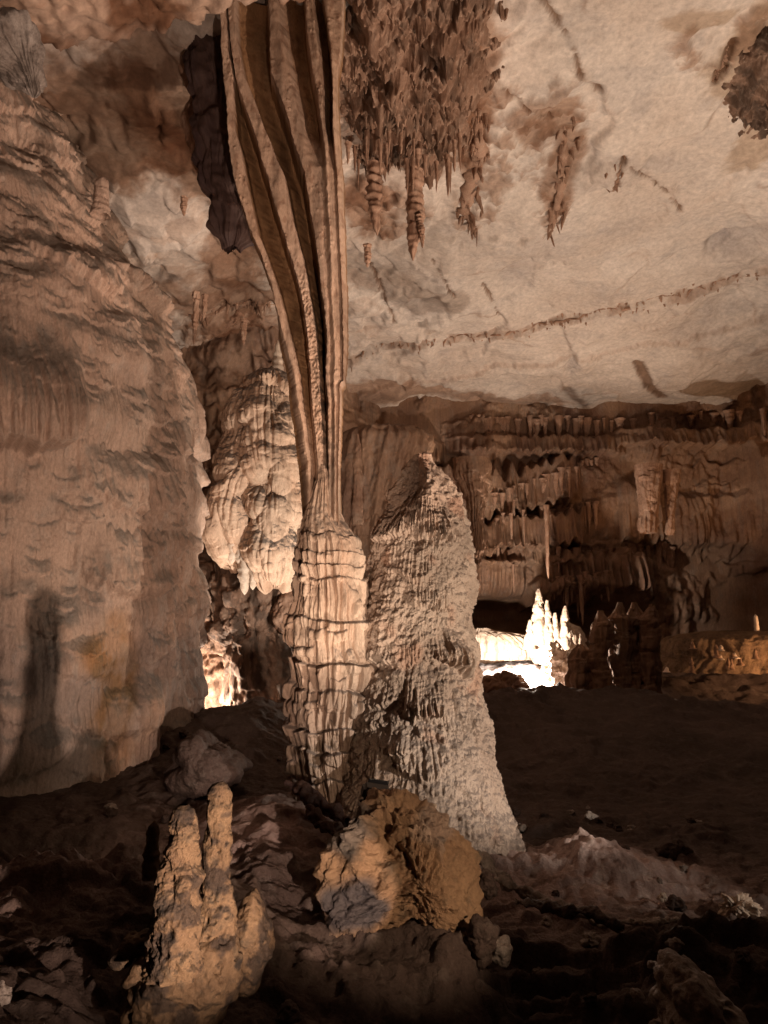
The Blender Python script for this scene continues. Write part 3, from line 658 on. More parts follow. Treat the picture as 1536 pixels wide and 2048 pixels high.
prow = [(930, 640, 650), (960, 632, 662), (1000, 619, 673), (1025, 610, 680), (1045, 604, 690), (1062, 600, 703), (1085, 598, 718), (1110, 596, 722), (1135, 594, 723), (1150, 592, 726), (1200, 590, 733), (1230, 588, 733), (1240, 586, 738), (1290, 584, 740), (1315, 582, 748),
        (1360, 580, 752), (1400, 580, 744), (1440, 581, 736), (1480, 582, 738), (1540, 584, 745), (1600, 586, 756), (1650, 580, 765)]
def disp_ped(s, z, P, th):
    D = 0
    tiers = [1062, 1098, 1122, 1146, 1236, 1318, 1376, 1455, 1500, 1560, 1610]     # shelf tops in photo rows
    zt = np.array([at(660, q, YC - .3)[2] for q in tiers])
    wv = .10 * noise(s * 2.2, 0, 0, 131) + .018 * noise(s * 7, 0, 0, 132)
    H = np.zeros(P.shape[:2])
    for k in range(len(zt) - 1):
        top = zt[k] + wv + .07 * noise(s * 3.2, k * 3.1, 0, 133); bot = zt[k + 1] + wv - .02 + .03 * noise(s * 14, k * 5.7, 0, 134)
        v = (z[:, None] - bot[None]) / np.maximum(.02, top - bot)[None]
        f = sst(1.0, .86, v) * sst(-.06, .03, v) * (.55 + .45 * np.clip(v, 0, 1))
        H = np.maximum(H, f)
    fl = np.abs(noise((s * 9.5)[None] + .12 * noise(z * 2, 0, 0, 135)[:, None], z[:, None] * 1.0, 0., 136)) * 2.6
    fl = np.clip(fl, 0, 1)
    fl2 = np.clip(np.abs(noise((s * 22)[None], z[:, None] * 3.0, 0., 137)) * 3, 0, 1)
    amp = np.interp(z, [zt[4], zt[3], zt[1], zt[0], zt[0] + .15, zt[0] + .4], [1., .8, .5, .25, .1, 0.])[:, None]
    D = .105 * H * (.40 + .60 * fl) * amp + .014 * fl2 * H * amp - .062 * amp
    D += bulbs(s, z, 70, 142, (.06, .15), (.05, .10), (.02, .05)) * amp
    D += pillows(s, z, 150, 138, (.05, .14), (.06, .16), (.02, .055), jag=.25, flute=.3, ff=16, shoulder=.5) * amp
    D += .022 * (fl - .5) * (1 - amp) * sst(zt[0] + .75, zt[0] + .3, z)[:, None]
    D += .006 * fbm(P[..., 0] * 22, P[..., 1] * 22, P[..., 2] * 14, seed=139, oct=3)
    D += .07 * noise(P[..., 0] * 2.4, P[..., 1] * 2.4, P[..., 2] * 2.1, 140) * amp
    return D
def tint_ped(V, s, z, th):
    n = fbm(V[..., 0] * 4, V[..., 1] * 4, V[..., 2] * 3, seed=141)
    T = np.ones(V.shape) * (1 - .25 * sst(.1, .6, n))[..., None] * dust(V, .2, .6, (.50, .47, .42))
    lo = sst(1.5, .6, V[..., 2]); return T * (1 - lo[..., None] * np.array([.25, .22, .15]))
pf = from_px(prow, YC, rep=.95)
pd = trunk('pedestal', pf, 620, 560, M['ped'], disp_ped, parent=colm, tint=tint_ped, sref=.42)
pd.data.transform(__import__('mathutils').Matrix.Translation(-cb))

# ------------------------------------------------------------------ the big stalagmite
crow = [(906, 843, 862), (909, 828, 864), (922, 820, 868), (935, 808, 882), (960, 797, 902), (1000, 770, 922), (1050, 750, 933), (1100, 740, 943), (1170, 730, 950), (1250, 715, 955), (1330, 712, 962), (1400, 700, 970),
        (1460, 690, 985), (1530, 680, 1000), (1600, 665, 1012), (1660, 655, 1026), (1700, 640, 1048), (1725, 610, 1100), (1745, 590, 1150)]
def disp_cone(s, z, P, th):
    D = .03 * noise(P[..., 0] * 1.5, P[..., 1] * 1.5, P[..., 2] * 1.3, 151) + .02 * noise(P[..., 0] * 4, P[..., 1] * 4, P[..., 2] * 3, 152)
    D *= sst(4.0, 3.2, P[..., 2])
    D += lobes(s, z, 120, 163, (.10, .35), (.10, .30), .22, ff=16, jag=.1) - .03
    D += pillows(s, z, 60, 153, (.15, .4), (.2, .5), (.02, .05), jag=.12, flute=.35, ff=16, shoulder=.8, lip=.05)
    c = cells(P[..., 0] * 12 + .5 * noise(P[..., 0] * 7, P[..., 1] * 7, P[..., 2] * 7, 154), P[..., 1] * 12, P[..., 2] * 15, 155)
    D += -.034 * np.clip(c, 0, 1)**1.6 * sst(-.5, .3, noise(P[..., 0] * 2.5, P[..., 1] * 2.5, P[..., 2] * 2.5, 164)) * (1 + .6 * noise(P[..., 0] * 3, P[..., 1] * 3, P[..., 2] * 3, 156))
    D += pillows(s, z, 1500, 157, (.03, .09), (.03, .09), (.008, .026), jag=.3, flute=.2, ff=26, shoulder=.7)
    D += .010 * fbm(P[..., 0] * 26, P[..., 1] * 26, P[..., 2] * 26, seed=158, oct=3)
    # two fringed lips: right side near row 1340 and centre near row 1420
    for (px, pyy, W, A, hh, dr) in ((925, 1345, .22, .12, .30, -.9), (905, 1330, .28, .08, .2, -.4), (850, 1432, .26, .11, .22, .1), (790, 1500, .18, .07, .15, 0), (800, 1062, .55, .09, .35, .35), (880, 1072, .45, .08, .35, -.1), (860, 1215, .35, .05, .3, -.3), (760, 1330, .3, .05, .3, .2)):
        c3 = at(px, pyy, 6.4); R = np.interp(c3[2], z, (P[..., 0].max(1) - P[..., 0].min(1)) / 2); cxx = np.interp(c3[2], z, (P[..., 0].max(1) + P[..., 0].min(1)) / 2)
        a = -math.acos(float(np.clip((c3[0] - cxx) / R, -.95, .95))); i = int(np.argmin(np.abs(th - a))); s0 = s[i]
        u = (s - s0) / W; e = c3[2] + dr * .5 * W * u + .5 * hh * .25 * u * u + .10 * hh * noise(s * 22, 0, 0, 159) * 2.4
        v = (z[:, None] - e[None]) / hh
        g = np.clip(np.abs(noise((s * 24)[None], z[:, None] * 2., 0., 160)) * 2.4, 0, 1)
        D += A * sst(-.05, .05, v) * sst(1.1, .1, v) * np.clip(1 - np.abs(u)**3, 0, 1)[None] * (.45 + .55 * g * sst(.9, .2, v) + .55 * sst(.2, .9, v))
    zt_ = at(850, 985, 7)[2]; tw = (th + math.pi * .5)[None]
    D += .11 * np.exp(-((tw - .12 + .25 * (z - zt_)[:, None]) / .30)**2) * np.exp(-((z - zt_) / .26)**2)[:, None] - .10 * np.exp(-((tw + .65) / .5)**2) * np.exp(-((z - zt_) / .35)**2)[:, None]
    return D * np.clip((z[-1] - z)[:, None] * 6, .15, 1)
def tint_cone(V, s, z, th):
    n = fbm(V[..., 0] * 2.4, V[..., 1] * 2.4, V[..., 2] * 2, seed=161)
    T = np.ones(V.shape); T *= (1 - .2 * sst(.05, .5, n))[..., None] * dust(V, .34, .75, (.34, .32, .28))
    pk = sst(.25, .6, noise(V[..., 0] * 4 + 5, V[..., 1] * 4, V[..., 2] * 3.5, 162)); T = T * (1 - pk[..., None] * np.array([.02, .16, .22]))
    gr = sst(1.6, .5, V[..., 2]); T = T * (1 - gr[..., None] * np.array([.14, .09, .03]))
    return T
crow = [r + (float(np.interp(r[0], [900, 1300, 1600, 1750], [7.05, 6.95, 6.6, 6.35])),) for r in crow]
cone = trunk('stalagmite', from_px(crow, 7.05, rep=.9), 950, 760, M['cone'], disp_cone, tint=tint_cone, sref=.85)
tag(cone, 'massive rough cone shaped stalagmite with pinched crooked tip beside the drapery column', 'stalagmite')

# ------------------------------------------------------------------ pale twin lobed stalagmite behind the column
YB = 10.6
bs = thing('stalagmite', 'bulbous cream stalagmite with pointed tip, brightly lit behind the drapery column', 'stalagmite', loc=tuple(at(530, 1170, YB)))
bb = Vector(at(530, 1170, YB))
MT = __import__('mathutils').Matrix.Translation
def pill_disp(seed, big=.12):
    def f(s, z, P, th):
        D = bulbs(s, z, 60, seed, (.28, .55), (.15, .28), (.11, .19), sag=.1) + bulbs(s, z, 130, seed + 4, (.07, .18), (.05, .10), (.015, .035))
        D += lobes(s, z, 260, seed + 1, (.06, .18), (.06, .16), .22, flute=.6, ff=12, jag=.12) + .03 * np.clip(np.abs(noise((s * 9)[None], z[:, None] * 1.2, 0., seed + 8)) * 2.4, 0, 1)
        D += .05 * noise(P[..., 0] * 2, P[..., 1] * 2, P[..., 2] * 2, seed + 2) + .008 * fbm(P[..., 0] * 12, P[..., 1] * 12, P[..., 2] * 12, seed=seed + 3, oct=3)
        return D * np.clip((z[-1] - z)[:, None] * 4, .1, 1)
    return f
for nm, rws, yy, sd_ in (('right_lobe', [(735, 540, 556), (760, 520, 566), (800, 505, 576), (850, 500, 580), (900, 502, 584), (950, 508, 588), (1000, 510, 586), (1060, 512, 582), (1110, 514, 580), (1150, 520, 574), (1168, 535, 565), (1175, 545, 555)], YB, 171),
                     ('left_lobe', [(742, 515, 545), (760, 488, 545), (800, 478, 540), (850, 470, 530), (900, 462, 522), (950, 452, 518), (990, 425, 515), (1030, 415, 512), (1070, 420, 508), (1095, 440, 505), (1120, 470, 500), (1140, 480, 490)], YB + .15, 175)):
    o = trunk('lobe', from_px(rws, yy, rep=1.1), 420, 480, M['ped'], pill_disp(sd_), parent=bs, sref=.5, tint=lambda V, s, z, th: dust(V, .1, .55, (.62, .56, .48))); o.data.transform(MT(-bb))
tp = spike_mesh('tip', [(0, .11), (.15, .09), (.35, .055), (.50, .02), (.54, .002)], M['white'], 24, 30, 6, .1, parent=bs); tp.location = Vector(at(554, 750, YB)) - bb
for (px, p0, p1, r) in [(447, 1050, 1105, .10), (466, 1060, 1128, .09), (490, 1100, 1190, .09), (508, 1110, 1180, .07), (425, 1040, 1085, .08), (480, 1070, 1130, .08)]:
    a = at(px, p0, YB - .15); L = a[2] - at(px, p1, YB - .15)[2]
    o = spike_mesh('drip', [(0, r), (L * .6, r * .9), (L * .9, r * .6), (L, .003)], M['white'], 20, 24, px, .14, parent=bs, down=True); o.location = Vector(a) - bb

# ------------------------------------------------------------------ rock below it, lit by the hidden lamp
def crag(seed, a=.12, f=3.):
    def g(P):
        x, y, z = P[..., 0], P[..., 1], P[..., 2]
        return a * fbm(x * f, y * f, z * f, seed=seed, oct=5) * 1.3 - a * .8 * cells(x * f * 1.7, y * f * 1.7, z * f * 1.7, seed) + a * .4
    return g
hb = lump('rock_outcrop', [(365, 1120), (440, 1100), (500, 1150), (560, 1175), (620, 1170), (640, 1300), (630, 1460), (520, 1480), (420, 1470), (380, 1400), (360, 1250)], 12.1, .9, M['drip'], crag(181, .16, 2.6), 300, 240, tint=lambda P: np.ones(P.shape) * (.7 - .4 * sst(-.2, .3, fbm(P[..., 0] * 5, P[..., 1] * 5, P[..., 2] * 3, seed=189)))[..., None])
tag(hb, 'craggy brown rock outcrop below the bulbous cream stalagmite', 'rock')
hp = lump('flowstone_bank', [(452, 1085), (500, 1070), (560, 1095), (600, 1130), (612, 1300), (610, 1470), (520, 1490), (470, 1470), (462, 1330), (440, 1200)], 11.2, .55, M['drip'], crag(187, .12, 3.2), 260, 220, tint=lambda P: np.ones(P.shape) * (.5 - .3 * sst(-.2, .3, fbm(P[..., 0] * 8, P[..., 1] * 8, P[..., 2] * 2, seed=188)))[..., None])
tag(hp, 'dark brown foot of flowstone carrying the bulbous cream stalagmite', 'flowstone')
lb = lump('boulder', [(545, 1215), (565, 1190), (595, 1188), (620, 1200), (620, 1260), (580, 1275), (550, 1250)], 10.75, .35, M['drip'], crag(183, .05, 4), 90, 60, tint=lambda P: np.ones(P.shape) * .6)
tag(lb, 'small rounded brown knob peeking out left of the column pedestal', 'rock')
rm = lump('rubble_mound', [(330, 1560), (355, 1520), (400, 1462), (425, 1485), (465, 1512), (495, 1540), (440, 1580), (370, 1590)], 7.3, .45, M['floor'], crag(185, .05, 3.5), 220, 140, sharp=.95, tint=lambda P: np.ones(P.shape) * np.array([1.3, 1.3, 1.35]))
tag(rm, 'low brown mound of rubble at the foot of the big flowstone mound', 'rock')

# ------------------------------------------------------------------ dark drapery behind the column, roof masses
def hang_mass(name, cx, cy, w, d, L, seed, mat, nd=120, dl=(.1, .5), dr=(.02, .06), fill=.5, tint=None, zr=None, n=260):
    """a body of fused dripstone hanging from the ceiling: a bulge with many drips drawn out of it"""
    x = np.linspace(cx - w, cx + w, n); y = np.linspace(cy - d, cy + d, n); X, Y = np.meshgrid(x, y)
    q = np.hypot((X - cx) / w, (Y - cy) / d) + .22 * fbm(X * 2.2, Y * 2.2, seed=seed, oct=5, gain=.6)
    body = sst(1.02, .25, q)
    D = L * body * (fill + (1 - fill) * (.5 + .5 * fbm(X * 1.8, Y * 1.8, seed=seed + 1, oct=3))) - .25 * sst(.15, 0, body)
    r = random.Random(seed)
    for _ in range(nd):
        a, b = r.uniform(cx - w, cx + w) , r.uniform(cy - d, cy + d)
        rr = r.uniform(*dr); ll = r.uniform(*dl)
        qq = math.hypot((a - cx) / w, (b - cy) / d)
        if qq > .86: continue
        iu = slice(np.searchsorted(x, a - rr * 2.2), np.searchsorted(x, a + rr * 2.2)); iv = slice(np.searchsorted(y, b - rr * 2.2), np.searchsorted(y, b + rr * 2.2))
        dd = np.hypot(X[iv, iu] - a, Y[iv, iu] - b) / (rr * 2.2)
        D[iv, iu] += ll * (1.2 - qq) * np.clip(1 - dd, 0, 1)**1.4
    D += .05 * fbm(X * 7, Y * 7, seed=seed + 2, oct=5, gain=.6)
    Zt = np.array(base_z(Y)) + .0
    zt = zr if zr is not None else min(ceil_z(cx, cy), 9)
    V = np.stack([X + .05 * noise(X * 4, Y * 4, D * 3, seed + 3), Y + .05 * noise(X * 4, Y * 4, D * 3, seed + 4), zt - D], -1)
    o = mesh_from(name, V, grid_faces(n, n, flip=True), mat, None, tint(V) if tint else None)
    return recentre(o, (cx, cy, zt))

def drape_sheet(name, rows, Y, depth, mat, folds, seed, nu=200, nv=260, amp=.05, parent=None):
    """hanging curtain with a real thickness: rows (py, left px, right px)"""
    def f(s, z, P, th):
        g = ridged((s * folds)[None] * .6 + .8 * noise((s * 2)[None], z[:, None] * 1.3, 0, seed), z[:, None] * .6, 0., 3, seed + 1)
        return amp * g + amp * 1.6 * fbm(P[..., 0] * 3, P[..., 1] * 3, P[..., 2] * 2, seed=seed + 4, oct=3) + .012 * fbm(P[..., 0] * 9, P[..., 1] * 9, P[..., 2] * 5, seed=seed + 2, oct=3)
    pr = from_px(rows, Y); pr = [(a, b, c, d, min(d, depth)) for a, b, c, d, e in pr]
    return trunk(name, pr, nu, nv, mat, f, parent=parent)
dd = drape_sheet('drapery', [(-20, 385, 470), (40, 388, 470), (150, 392, 475), (260, 400, 485), (350, 412, 490), (380, 418, 496), (410, 428, 500), (440, 436, 498), (465, 444, 490), (480, 454, 478), (488, 462, 468)], 7.5, .16, M['dark'], 9, 191, amp=.09)  # near black colour stands for the column's shadow on this curtain
tag(dd, 'drapery with shadow put into its near black colour, behind the left edge of the column', 'drapery')
dk = drape_sheet('drapery', [(-20, 355, 415), (60, 365, 425), (160, 378, 425), (260, 384, 430), (330, 398, 432), (370, 410, 430), (392, 418, 424)], 7.9, .12, M['drip'], 8, 195, amp=.07)
tag(dk, 'brown drapery edge hanging from the roof left of the near black drapery', 'drapery')
gk = drape_sheet('drapery', [(60, -40, 60), (100, -30, 80), (140, 10, 84), (165, 44, 80), (185, 58, 76), (196, 66, 70)], 6.0, .15, M['grey'], 14, 198, amp=.07)
tag(gk, 'bluish grey folded drapery tucked under the roof at the top left corner', 'drapery')

mass = hang_mass('stalactite_mass', .36, 8.0, 1.12, 2.5, .85, 201, M['drip'], 3600, (.02, .17), (.010, .034), .30, n=480, zr=8.2, tint=lambda V: np.ones(V.shape) * (.72 - .3 * sst(.0, .5, fbm(V[..., 0] * 3, V[..., 1] * 3, V[..., 2] * 3, seed=206)))[..., None])
tag(mass, 'wide brown mass of fused stalactites hanging from the roof right of the column', 'dripstone')
mass2 = hang_mass('stalactite_mass', 5.0, 8.1, .95, 1.3, .34, 211, M['drip'], 900, (.03, .2), (.015, .04), .4, n=260, zr=8.25, tint=lambda V: np.ones(V.shape) * (.62 - .35 * sst(-.2, .3, fbm(V[..., 0] * 3, V[..., 1] * 3, 0, seed=213)))[..., None])
tag(mass2, 'dark ragged mass of dripstone hanging in the top right corner', 'dripstone')

# ------------------------------------------------------------------ separate stalactites
protos = []
for k in range(5):
    L = 1.0; q = [(0, .13), (.15, .10), (.4, .075), (.7, .05), (.92, .025), (1, .004)]
    if k == 1: q = [(0, .16), (.1, .11), (.35, .10), (.6, .06), (.8, .05), (1, .004)]
    if k == 2: q = [(0, .09), (.3, .07), (.8, .05), (.96, .03), (1, .004)]
    o = spike_mesh('stalactite', q, M['drip'], 14, 26, 300 + k, .13, down=True); protos.append(o)
for o in protos: COL.objects.unlink(o)
def stalactite(p, L, r, label, group, k=None, lean=0., mat=None):
    src = protos[rnd.randrange(5) if k is None else k]
    o = src.copy(); o.name = 'stalactite'; COL.objects.link(o)
    o.location = p; s = r / .1; o.scale = (s, s, L); o.rotation_euler = (lean * rnd.uniform(-1, 1), lean * rnd.uniform(-1, 1), rnd.uniform(0, 6.28))
    return tag(o, label, 'stalactite', group)

def fringe(p0, p1, n, lpx, rpx, Y, label, group, wall=False, up=.12, jitter=6):
    for i in range(n):
        t = min(.99, max(.0, (i + rnd.uniform(-.3, 1.3)) / n + .03 * math.sin(i * .8)))
        px = p0[0] + (p1[0] - p0[0]) * t; pyy = p0[1] + (p1[1] - p0[1]) * t + rnd.uniform(-jitter, jitter)
        if wall:
            q = at(px, pyy, 16.5)
            for _ in range(4): q = at(px, pyy, wall_y(q[0], q[2] + .15) - .02)
        else: q = at(px, pyy, Y + rnd.uniform(-.15, .15))
        L = (lpx[0] + (lpx[1] - lpx[0]) * rnd.random()**2) * (.6 + .8 * abs(math.sin(i * .37 + px * .013))) * m_per_px(q[1]) + up; r = rnd.uniform(*rpx) * m_per_px(q[1])
        q = q + np.array([0, 0, up])
        stalactite(q, L, r, label, group)

fringe((940, 845), (1240, 848), 26, (18, 60), (4, 8), 16, 'one of the short brown stalactites along the line where pale roof meets far wall', 'stalactites along the far edge of the roof', True)
fringe((1240, 845), (1536, 832), 18, (10, 40), (4, 8), 16, 'one of the dim stalactites under the roof edge at the far right', 'stalactites under the roof edge at far right', True)
fringe((985, 1000), (1195, 925), 24, (20, 55), (3, 6), 16, 'one of the thin stalactites on the slanting upper ledge of the far wall', 'stalactites on the slanting upper ledge', True)
fringe((965, 1045), (1200, 1015), 30, (30, 80), (3, 6), 16, 'one of the close set stalactites on the middle ledge of the far wall', 'stalactites on the middle ledge', True)
fringe((1110, 1110), (1352, 1098), 32, (35, 95), (4, 7), 15.6, 'one of the long stalactites below the lower ledge of the far wall', 'stalactites below the lower ledge', True)
fringe((1090, 1165), (1215, 1150), 12, (25, 70), (4, 7), 15.2, 'one of the shadowed stalactites hanging over the brightly lit hollow', 'stalactites over the lit hollow', True)
fringe((690, 330), (930, 330), 22, (8, 46), (3, 7), 8.4, 'one of the small stalactites along the lower rim of the brown dripstone mass', 'stalactites on the rim of the brown mass', jitter=34, up=.25)
fringe((1020, 1150), (1030, 1130), 1, (40, 40), (3, 3), 15.5, 'thin lone stalactite left of the small lit stalagmites', None, True)
q = at(1092, 1010, 15.4); stalactite(q, 1.55, .07, 'longest stalactite of the far wall, reaching down above the lit hollow', None, 2)

def big_stal(px, p0, p1, rpx, Y, label, seed, mat='drip', lean=0):
    a = at(px, p0, Y); L = a[2] - at(px, p1, Y)[2]; r = rpx * m_per_px(Y)
    o = spike_mesh('stalactite', [(0, r * 1.3), (L * .25, r), (L * .45, r * 1.15), (L * .7, r * .85), (L * .9, r * .5), (L, .004)], M[mat], 30, 60, seed, .2, down=True)
    o.location = a; o.rotation_euler = (0, lean, 0); return tag(o, label, 'stalactite')
big_stal(829, 345, 522, 17, 8.6, 'thick gnarled brown stalactite hanging alone in front of the pale roof', 331)
big_stal(838, 430, 496, 6, 8.5, 'thin side stalactite fused to the right of the thick gnarled one', 332, lean=-.12)
big_stal(750, 330, 470, 14, 8.7, 'brown stalactite just right of the column below the dripstone mass', 333)
big_stal(735, 490, 535, 7, 9.6, 'short dark stalactite right of the column, lowest below the mass', 334)
big_stal(368, 395, 432, 6, 9.5, 'tiny dark stalactite on the pale roof above the flowstone mound', 335)
big_stal(393, 585, 690, 6, 11., 'slim reddish stalactite between the flowstone mound and the column', 336)
big_stal(488, 640, 692, 6, 11.2, 'short reddish stalactite closest to the column on its left side', 337)
big_stal(480, 625, 668, 6, 11.4, 'leaning reddish stalactite with its tip pointing left', 338, lean=.7)
big_stal(410, 590, 640, 5, 11.2, 'thin short stalactite just right of the slim reddish one', 339)

# ridges of drips strung along cracks in the pale roof
def drip_ridge(pts, n, lpx, rpx, label, seed, drop=.05):
    root = None; W = [on_ceiling(*p) for p in pts]; r = random.Random(seed)
    V, Fc, base = [], [], 0
    t = thing('dripstone_ridge', label, 'dripstone', loc=tuple(W[len(W) // 2]))
    t0 = Vector(W[len(W) // 2])
    cum = np.linspace(0, len(W) - 1, 60); xs = np.interp(cum, range(len(W)), [w[0] for w in W]); ys = np.interp(cum, range(len(W)), [w[1] for w in W])
    th = np.linspace(0, 2 * math.pi, 16, endpoint=False)
    wd = rpx * m_per_px(W[0][1])
    VV = []
    for i, (x, y) in enumerate(zip(xs, ys)):
        zc = ceil_z(x, y); k = math.sin(math.pi * (i + .4) / 60.4)**.5; a = wd * k * (1 + .6 * noise(i * .3, seed, 0., seed))
        VV.append(np.stack([x + a * np.cos(th) + .03 * noise(i * .5, th * 2, 0, seed), y + 0 * th, zc + .02 + a * .7 * np.sin(th) + .03 * noise(i * .7, th, 1., seed)], -1))
    body = mesh_from('ridge', np.array(VV) - np.array(t0), grid_faces(60, 16, True), M['drip'], t)
    for _ in range(n):
        i = r.randrange(60); x = xs[i] + r.gauss(0, wd * .6 + .03); y = ys[i] + r.gauss(0, .07); zc = ceil_z(x, y)
        d = protos[r.randrange(5)].copy(); d.name = 'drip'; COL.objects.link(d); d.parent = t
        d.location = Vector((x, y, zc + .03)) - t0; s = r.uniform(.02, min(.06, .02 + wd * .6)) / .13; d.scale = (s, s, r.uniform(*lpx) * m_per_px(y)); d.rotation_euler = (r.uniform(-.25, .25), r.uniform(-.25, .25), r.uniform(0, 6))
    return t
drip_ridge([(1130, 250), (1128, 310), (1122, 360), (1105, 420), (1098, 460)], 26, (16, 40), 12, 'crooked brown dripstone ridge running down the middle of the pale roof', 341)
drip_ridge([(955, 200), (962, 280), (945, 350), (930, 410), (950, 460)], 40, (18, 46), 20, 'brown dripstone ridge bordering the right side of the stalactite mass', 342)
drip_ridge([(1240, 320), (1228, 350), (1220, 378)], 6, (14, 24), 6, 'short dark dripstone ridge alone on the pale roof at right', 343)
drip_ridge([(1462, 110), (1448, 150), (1432, 182)], 8, (10, 20), 7, 'little brown dripstone ridge near the top right corner', 344)
drip_ridge([(690, 724), (830, 694), (960, 678), (1080, 655), (1200, 628), (1330, 608), (1430, 590), (1536, 566), (1620, 550)], 130, (2, 13), 3, 'thin crusty brown seam of drips crossing the pale roof from column to right edge', 346)
drip_ridge([(365, 598), (430, 608), (500, 600), (550, 620)], 26, (10, 30), 10, 'reddish dripstone ridge strung across the roof left of the column', 345)

# ------------------------------------------------------------------ distant formations on the wall side
def bgcol(name, rows, Y, mat, label, seed, cat='flowstone', amp=.05, folds=5, nu=140, nv=180, rep=.8, group=None):
    def f(s, z, P, th):
        g = ridged((s * folds)[None] + .2 * noise(z * 1.1, 0, 0, seed)[:, None], z[:, None] * .6, 0., 2, seed + 1)
        D = amp * g + pillows(s, z, 60, seed + 2, (.06, .25), (.08, .3), (.02, amp), jag=.4, flute=.4, ff=8) + .02 * fbm(P[..., 0] * 7, P[..., 1] * 7, P[..., 2] * 6, seed=seed + 3, oct=3)
        return D * np.clip((z[-1] - z)[:, None] * 4, .2, 1)
    return tag(trunk(name, from_px(rows, Y, rep=rep), nu, nv, mat, f), label, cat, group)
bgcol('flowstone_bank', [(852, 760, 790), (862, 700, 840), (880, 680, 860), (930, 672, 850), (1000, 668, 830), (1060, 670, 810), (1130, 680, 790), (1200, 690, 770)], 13.0, M['wall'], 'broad brown flowstone bank with curtain folds between the column and the cone shaped stalagmite', 401, amp=.10, folds=3.2, nu=260, nv=220, rep=.6)
bgcol('stalagmite', [(868, 713, 717), (890, 710, 720), (920, 708, 722), (1000, 707, 723), (1050, 705, 724)], 12.2, M['wall'], 'slender brown stalagmite rising in front of the far bank just right of the column', 405, 'stalagmite', .015, 8, 60, 120)
bgcol('shield_drapery', [(918, 905, 978), (930, 908, 982), (955, 915, 978), (985, 930, 972), (1010, 938, 966), (1040, 940, 962), (1080, 942, 966), (1110, 946, 960), (1130, 950, 956)], 13.6, M['wall'], 'brown shield shaped drapery tapering down just right of the cone tip', 409, 'drapery', .05, 6)
bgcol('flowstone_column', [(930, 1270, 1325), (970, 1276, 1318), (1020, 1280, 1314), (1066, 1282, 1312)], 15.6, M['drip'], 'orange brown fluted column on the high shelf of the far wall', 413, 'cave column', .04, 6)
bgcol('flowstone_column', [(940, 1325, 1362), (990, 1332, 1352), (1030, 1334, 1346), (1070, 1333, 1346)], 15.7, M['drip'], 'thin tapering column just right of the orange fluted one on the high shelf', 417, 'cave column', .02, 6)
# dark columns and stalagmites right of the lit hollow
for i, (px, top, bot, w, lab) in enumerate([(1200, 1222, 1400, 15, 'dark squat stalagmite on the right rim of the brightly lit hollow'), (1238, 1205, 1380, 14, 'dark stalagmite second from the right rim of the lit hollow'),
                                      (1268, 1206, 1390, 17, 'thick dark stalagmite in the middle of the shadowed row'), (1302, 1210, 1400, 16, 'tall stalagmite with orange lit right side ending the shadowed row'), (1160, 1290, 1400, 26, 'low dark rock knob in front of the lit hollow')]):
    rr_ = random.Random(900 + i); rws = [(top, px - 2, px + 3), (top + 6, px - w * .25, px + w * .35)]
    for q_ in range(1, 9):
        o_ = rr_.uniform(-4, 4); ww = w * rr_.uniform(.38, .62) * min(1, .45 + .3 * q_) * (1 + .05 * q_); rws.append((top + (bot - top) * q_ / 8, px + o_ - ww, px + o_ + ww))
    bgcol('stalagmite', rws, 12.2 + .12 * (i % 3), M['wall'], lab, 420 + 4 * i, 'stalagmite', .09, 7, 150, 200)
# pale stalagmites in the lit hollow
for i, (px, top, bot, w, lab) in enumerate([(1077, 1178, 1290, 11, 'tallest banded stalagmite rising out of the glare of the lit hollow'), (1094, 1200, 1290, 9, 'second banded stalagmite right behind the tallest in the lit hollow'),
                                      (1110, 1226, 1300, 9, 'short knobby stalagmite in the lit hollow'), (1130, 1212, 1300, 11, 'brown banded stalagmite on the right side of the lit hollow'), (1060, 1240, 1300, 10, 'broad low stalagmite at the left foot of the tallest one')]):
    def f(s, z, P, th, i=i):
        return .012 * noise(z * 17, i, 0, 77)[:, None] * np.ones(P.shape[:2]) + bulbs(s, z, 40, 450 + i, (.05, .12), (.04, .09), (.02, .06)) * np.clip((z[-1] - z)[:, None] * 3, .2, 1)
    o = trunk('stalagmite', from_px([(top, px - 2, px + 2), (top + 8, px - w * .45, px + w * .4), (top + 30, px - w * .7, px + w * .6), (top + 55, px - w * .8, px + w), (bot, px - w * 1.4, px + w * 1.4)], 15.2), 40, 90, M['white'], f)
    tag(o, lab, 'stalagmite')
bank = bgcol('flowstone_bank', [(1248, 1078, 1140), (1256, 1064, 1158), (1275, 1058, 1162), (1300, 1060, 1163), (1318, 1072, 1158), (1326, 1084, 1150), (1345, 1090, 1150)], 15.6, M['white'], 'white flowstone bank with hanging teeth glaring in the lit hollow', 470, 'flowstone', .09, 5, 220, 160, .7)
bgcol('flowstone_bank', [(1258, 955, 975), (1266, 945, 1000), (1276, 940, 1035), (1290, 935, 1062), (1303, 935, 1066), (1320, 930, 1070)], 16.2, M['white'], 'low bright crust of popcorn flowstone behind the cone in the lit hollow', 474, 'flowstone', .10, 6, 200, 100, .6)
tag(lump('rock', [(940, 1380), (955, 1362), (985, 1352), (1020, 1356), (1045, 1364), (1060, 1372), (1060, 1390), (1000, 1395)], 12.9, .3, M['wall'], crag(490, .08, 4), 120, 70), 'low brown hump silhouetted in front of the glare of the lit hollow', 'rock')
tag(lump('rock', [(1010, 1378), (1014, 1356), (1030, 1350), (1044, 1356), (1052, 1376), (1030, 1384)], 13.3, .2, M['white'], crag(491, .07, 7), 110, 70), 'white knobbly lump glowing at the lip of the lit hollow', 'rock')
